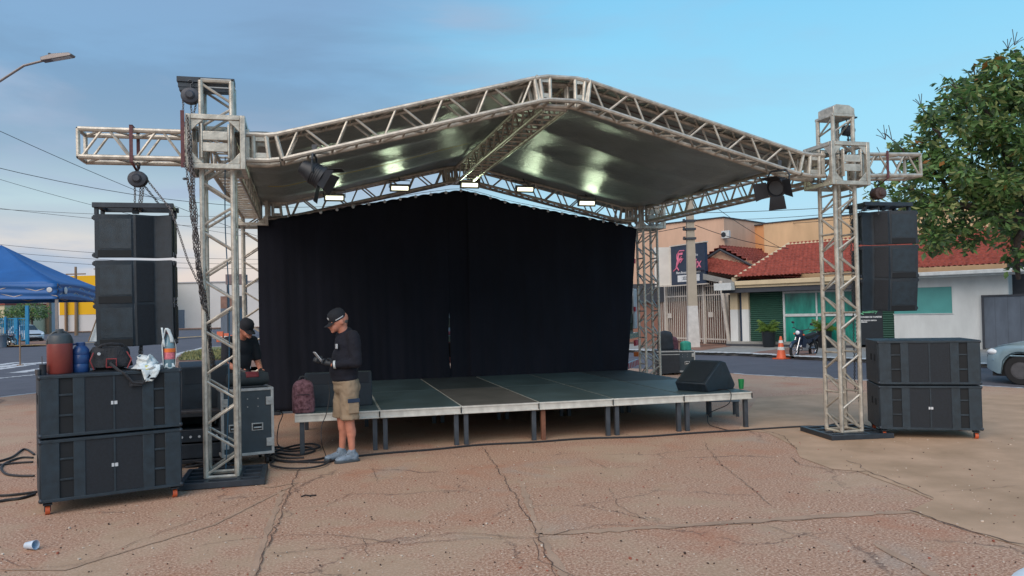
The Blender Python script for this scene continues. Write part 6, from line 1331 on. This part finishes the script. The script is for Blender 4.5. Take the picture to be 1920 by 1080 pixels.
cm = MB(); cm.grid(lambda u, v: cc0-Z*.008+X*(.075+.105*v*math.cos((u-.5)*2.2)**.5)+Y*((u-.5)*2*.076*(1-.22*v))+Z*(.012-.010*v-.016*abs(u-.5)*2), 14, 6); cm.obj('visor', 'cap', cp, solid=.004)
cm = MB(); cm.ell(cc0+X*.092+Z*.045, (.006, .022, .02), 12, 8, X, Y, Z); cm.obj('front_badge', 'badge', cp)
cm = MB(); cm.path([cc0+X*(.104*math.cos(a)-.006)+Y*(.092*math.sin(a))+Z*.004 for a in [1.0+.14*i for i in range(8)]], .006, n=5); cm.obj('side_stripe', 'badge', cp)
cm = MB(); cm.ell(HC+V((-.052, 0, .0)), (.058, .0705, .055), 18, 10); cm.obj('hair', 'hair', man)
for s in (1, -1): cm = MB(); cm.ell(HC+V((.098, s*.030, -.024)), (.005, .011, .005), 10, 6); cm.obj('eye', 'hair', man)
for s, an_ in ((1, (-.02, .085)), (-1, (.03, -.11))):
    cm = blob([('e', (an_[0]-.02, an_[1], .055), (.055, .046, .055)), ('c', (an_[0]-.02, an_[1], .06), (an_[0]+.02, an_[1], .10), .046, .042), ('e', (an_[0]+.06, an_[1], .05), (.085, .046, .042)), ('e', (an_[0]+.13, an_[1]+.004*s, .040), (.075, .050, .034)), ('c', (an_[0], an_[1], .10), (an_[0], an_[1], .125), .043, .040)]); so3 = cm.obj('shoe', 'shoe', man, remesh=.008)
    cm = MB(); cm.prism([(an_[0]+x, an_[1]+y, .0) for x, y in ((-.08, -.03), (-.05, -.046), (.08, -.050), (.16, -.054), (.20, -.035), (.212, 0), (.20, .035), (.16, .054), (.08, .050), (-.05, .046), (-.08, .03))], (0, 0, .026)); cm.obj('sole', 'sole', so3, bevel=.006)
    cm = MB()
    for k in range(4): cm.tube((an_[0]+.03+.028*k, an_[1]-.03, .103-.012*k), (an_[0]+.035+.028*k, an_[1]+.03, .103-.012*k), .004, n=5)
    cm.obj('laces', 'sole', so3)
cm = MB(); d_ = (LW-LE).normalized(); cm.lathe([(.043, -.012), (.046, -.010), (.046, .010), (.043, .012)], LW-d_*.02, 18, X=d_.orthogonal().normalized(), Y=d_.cross(d_.orthogonal().normalized()), Z=d_); cm.obj('watch', 'frame', man)
cm = MB(); cm.box((.141, .085, 1.30), (.012, .05, .055)); cm.obj('chest_logo', 'badge', man, bevel=.004)
gl = blob([tuple([a[0], a[1], a[2], a[3]+.003, a[4]+.003]) if a[0] == 'c' else (a[0], a[1], tuple(x+.003 for x in a[2])) for a in hand(LW, dl, V((-.35, 0, .93)), 1)]); gl.obj('glove', 'black', man, remesh=.0075)
gl = blob([tuple([a[0], a[1], a[2], a[3]+.003, a[4]+.003]) if a[0] == 'c' else (a[0], a[1], tuple(x+.003 for x in a[2])) for a in hand(RW, dr, V((-.35, 0, .93)), -1)]); gl.obj('glove', 'black', man, remesh=.0075)
man.location = (1.275, .60, 0); man.rotation_euler.z = math.atan2(-.30, -.955)
ph = thing('phone', 'slim phone held in front of the man in the black cap', 'phone', (0, 0, 0)); q2 = Matrix.Rotation(man.rotation_euler.z, 3, 'Z'); pc = V(man.location)+q2@V((.325, .01, 1.185)); ph.location = pc
m = MB(); ax = (q2@V((.62, 0, .78))).normalized(); ay = q2@V((0, 1, 0)); az = ax.cross(ay); m.box((0, 0, 0), (.155, .075, .010), X=ax, Y=ay, Z=az); pbod = m.obj('casing', 'badge', ph, bevel=.004); m = MB(); m.box(-az*.0052 if (-az).z > 0 else az*.0052, (.145, .068, .002), X=ax, Y=ay, Z=az); m.obj('screen', 'phone', ph)
# ---- second man behind the flight case
w2 = thing('person', 'man in black shirt and cap bending over the gear behind the left towers', 'person', (0, 0, 0))
H2 = V((.17, 0, 1.50)); S1, S2 = V((.04, .19, 1.33)), V((.04, -.19, 1.33)); E_1, E_2 = V((.06, .25, 1.05)), V((.08, -.24, 1.05)); W1, W2 = V((.25, .17, .93)), V((.27, -.12, .95))
d1_, d2_ = (W1-E_1).normalized(), (W2-E_2).normalized()
bd2 = [('c', (0, 0, 1.2), (.06, 0, 1.36), .08, .065), ('c', (.06, 0, 1.36), (.13, 0, 1.44), .06, .058), ('e', H2, (.095, .077, .118), .7), ('e', H2+V((.05, 0, -.06)), (.058, .054, .06), .7), ('c', H2+V((.09, 0, -.03)), H2+V((.112, 0, -.06)), .009, .014), ('e', H2+V((.075, 0, -.112)), (.024, .03, .018), .7), ('e', H2+V((-.01, .079, -.01)), (.022, .012, .032)), ('e', H2+V((-.01, -.079, -.01)), (.022, .012, .032)),
       ('e', (.0, 0, 1.12), (.12, .16, .2)), ('e', (-.02, 0, .92), (.12, .155, .14)), ('c', S1, E_1, .055, .045), ('c', S2, E_2, .055, .045), ('c', E_1, W1, .044, .029), ('c', E_2, W2, .044, .029)]
for s in (1, -1): bd2 += [('c', (-.02, s*.09, .86), (.03, s*.11, .47), .09, .058), ('c', (.03, s*.11, .47), (-.02, s*.12, .08), .055, .036), ('c', (-.02, s*.12, .06), (.10, s*.13, .035), .036, .03)]
bd2 += hand(W1, d1_, V((-.3, 0, .9)).normalized(), 1)+hand(W2, d2_, V((-.3, 0, .9)).normalized(), -1)
blob(bd2).obj('body', 'skin', w2, remesh=.0095)
blob([('c', (.03, 0, 1.36), (.03, 0, 1.33), .085, .10), ('e', (.01, 0, 1.24), (.135, .185, .16)), ('e', (0, 0, 1.08), (.14, .178, .2)), ('e', (-.01, 0, .92), (.14, .178, .12)), ('c', (.03, .12, 1.34), S1, .075, .075), ('c', (.03, -.12, 1.34), S2, .075, .075), ('c', S1, S1.lerp(E_1, .75), .076, .070), ('c', S2, S2.lerp(E_2, .75), .076, .070)]).obj('shirt', 'cap', w2, remesh=.012)
tr = [('e', (-.01, 0, .88), (.135, .17, .10))]
for s in (1, -1): tr += [('c', (-.02, s*.09, .86), (.03, s*.11, .47), .105, .078), ('c', (.03, s*.11, .47), (-.02, s*.12, .10), .076, .062)]
blob(tr).obj('trousers', 'navy', w2, remesh=.013)
for s in (1, -1): blob([('e', (.03, s*.125, .045), (.13, .05, .045)), ('c', (-.03, s*.12, .06), (-.03, s*.12, .10), .046, .044)]).obj('shoe', 'rubber', w2, remesh=.01)
q = Matrix.Rotation(.55, 3, 'Y'); X, Z = q@V((1, 0, 0)), q@V((0, 0, 1)); cm = MB(); cm.lathe([(.102, -.02), (.105, .03), (.098, .065), (.078, .092), (.045, .108), (.005, .114)], H2+Z*.028-X*.006, 24, X=X, Y=Y, Z=Z, sy=.87); cp = cm.obj('cap', 'cap', w2); cm = MB(); cm.grid(lambda u, v: H2+Z*.02+X*(.075+.10*v*math.cos((u-.5)*2.2)**.5)+Y*((u-.5)*2*.076*(1-.22*v))+Z*(.012-.010*v-.016*abs(u-.5)*2), 12, 5); cm.obj('visor', 'cap', cp, solid=.004)
for W_, d_ in ((W1, d1_), (W2, d2_)): blob([('c', W_-d_*.02, W_+d_*.06, .034, .040)]).obj('glove_cuff', 'black', w2, remesh=.008)
w2.location = (-.02, 2.5, 0); w2.rotation_euler.z = R(-52)
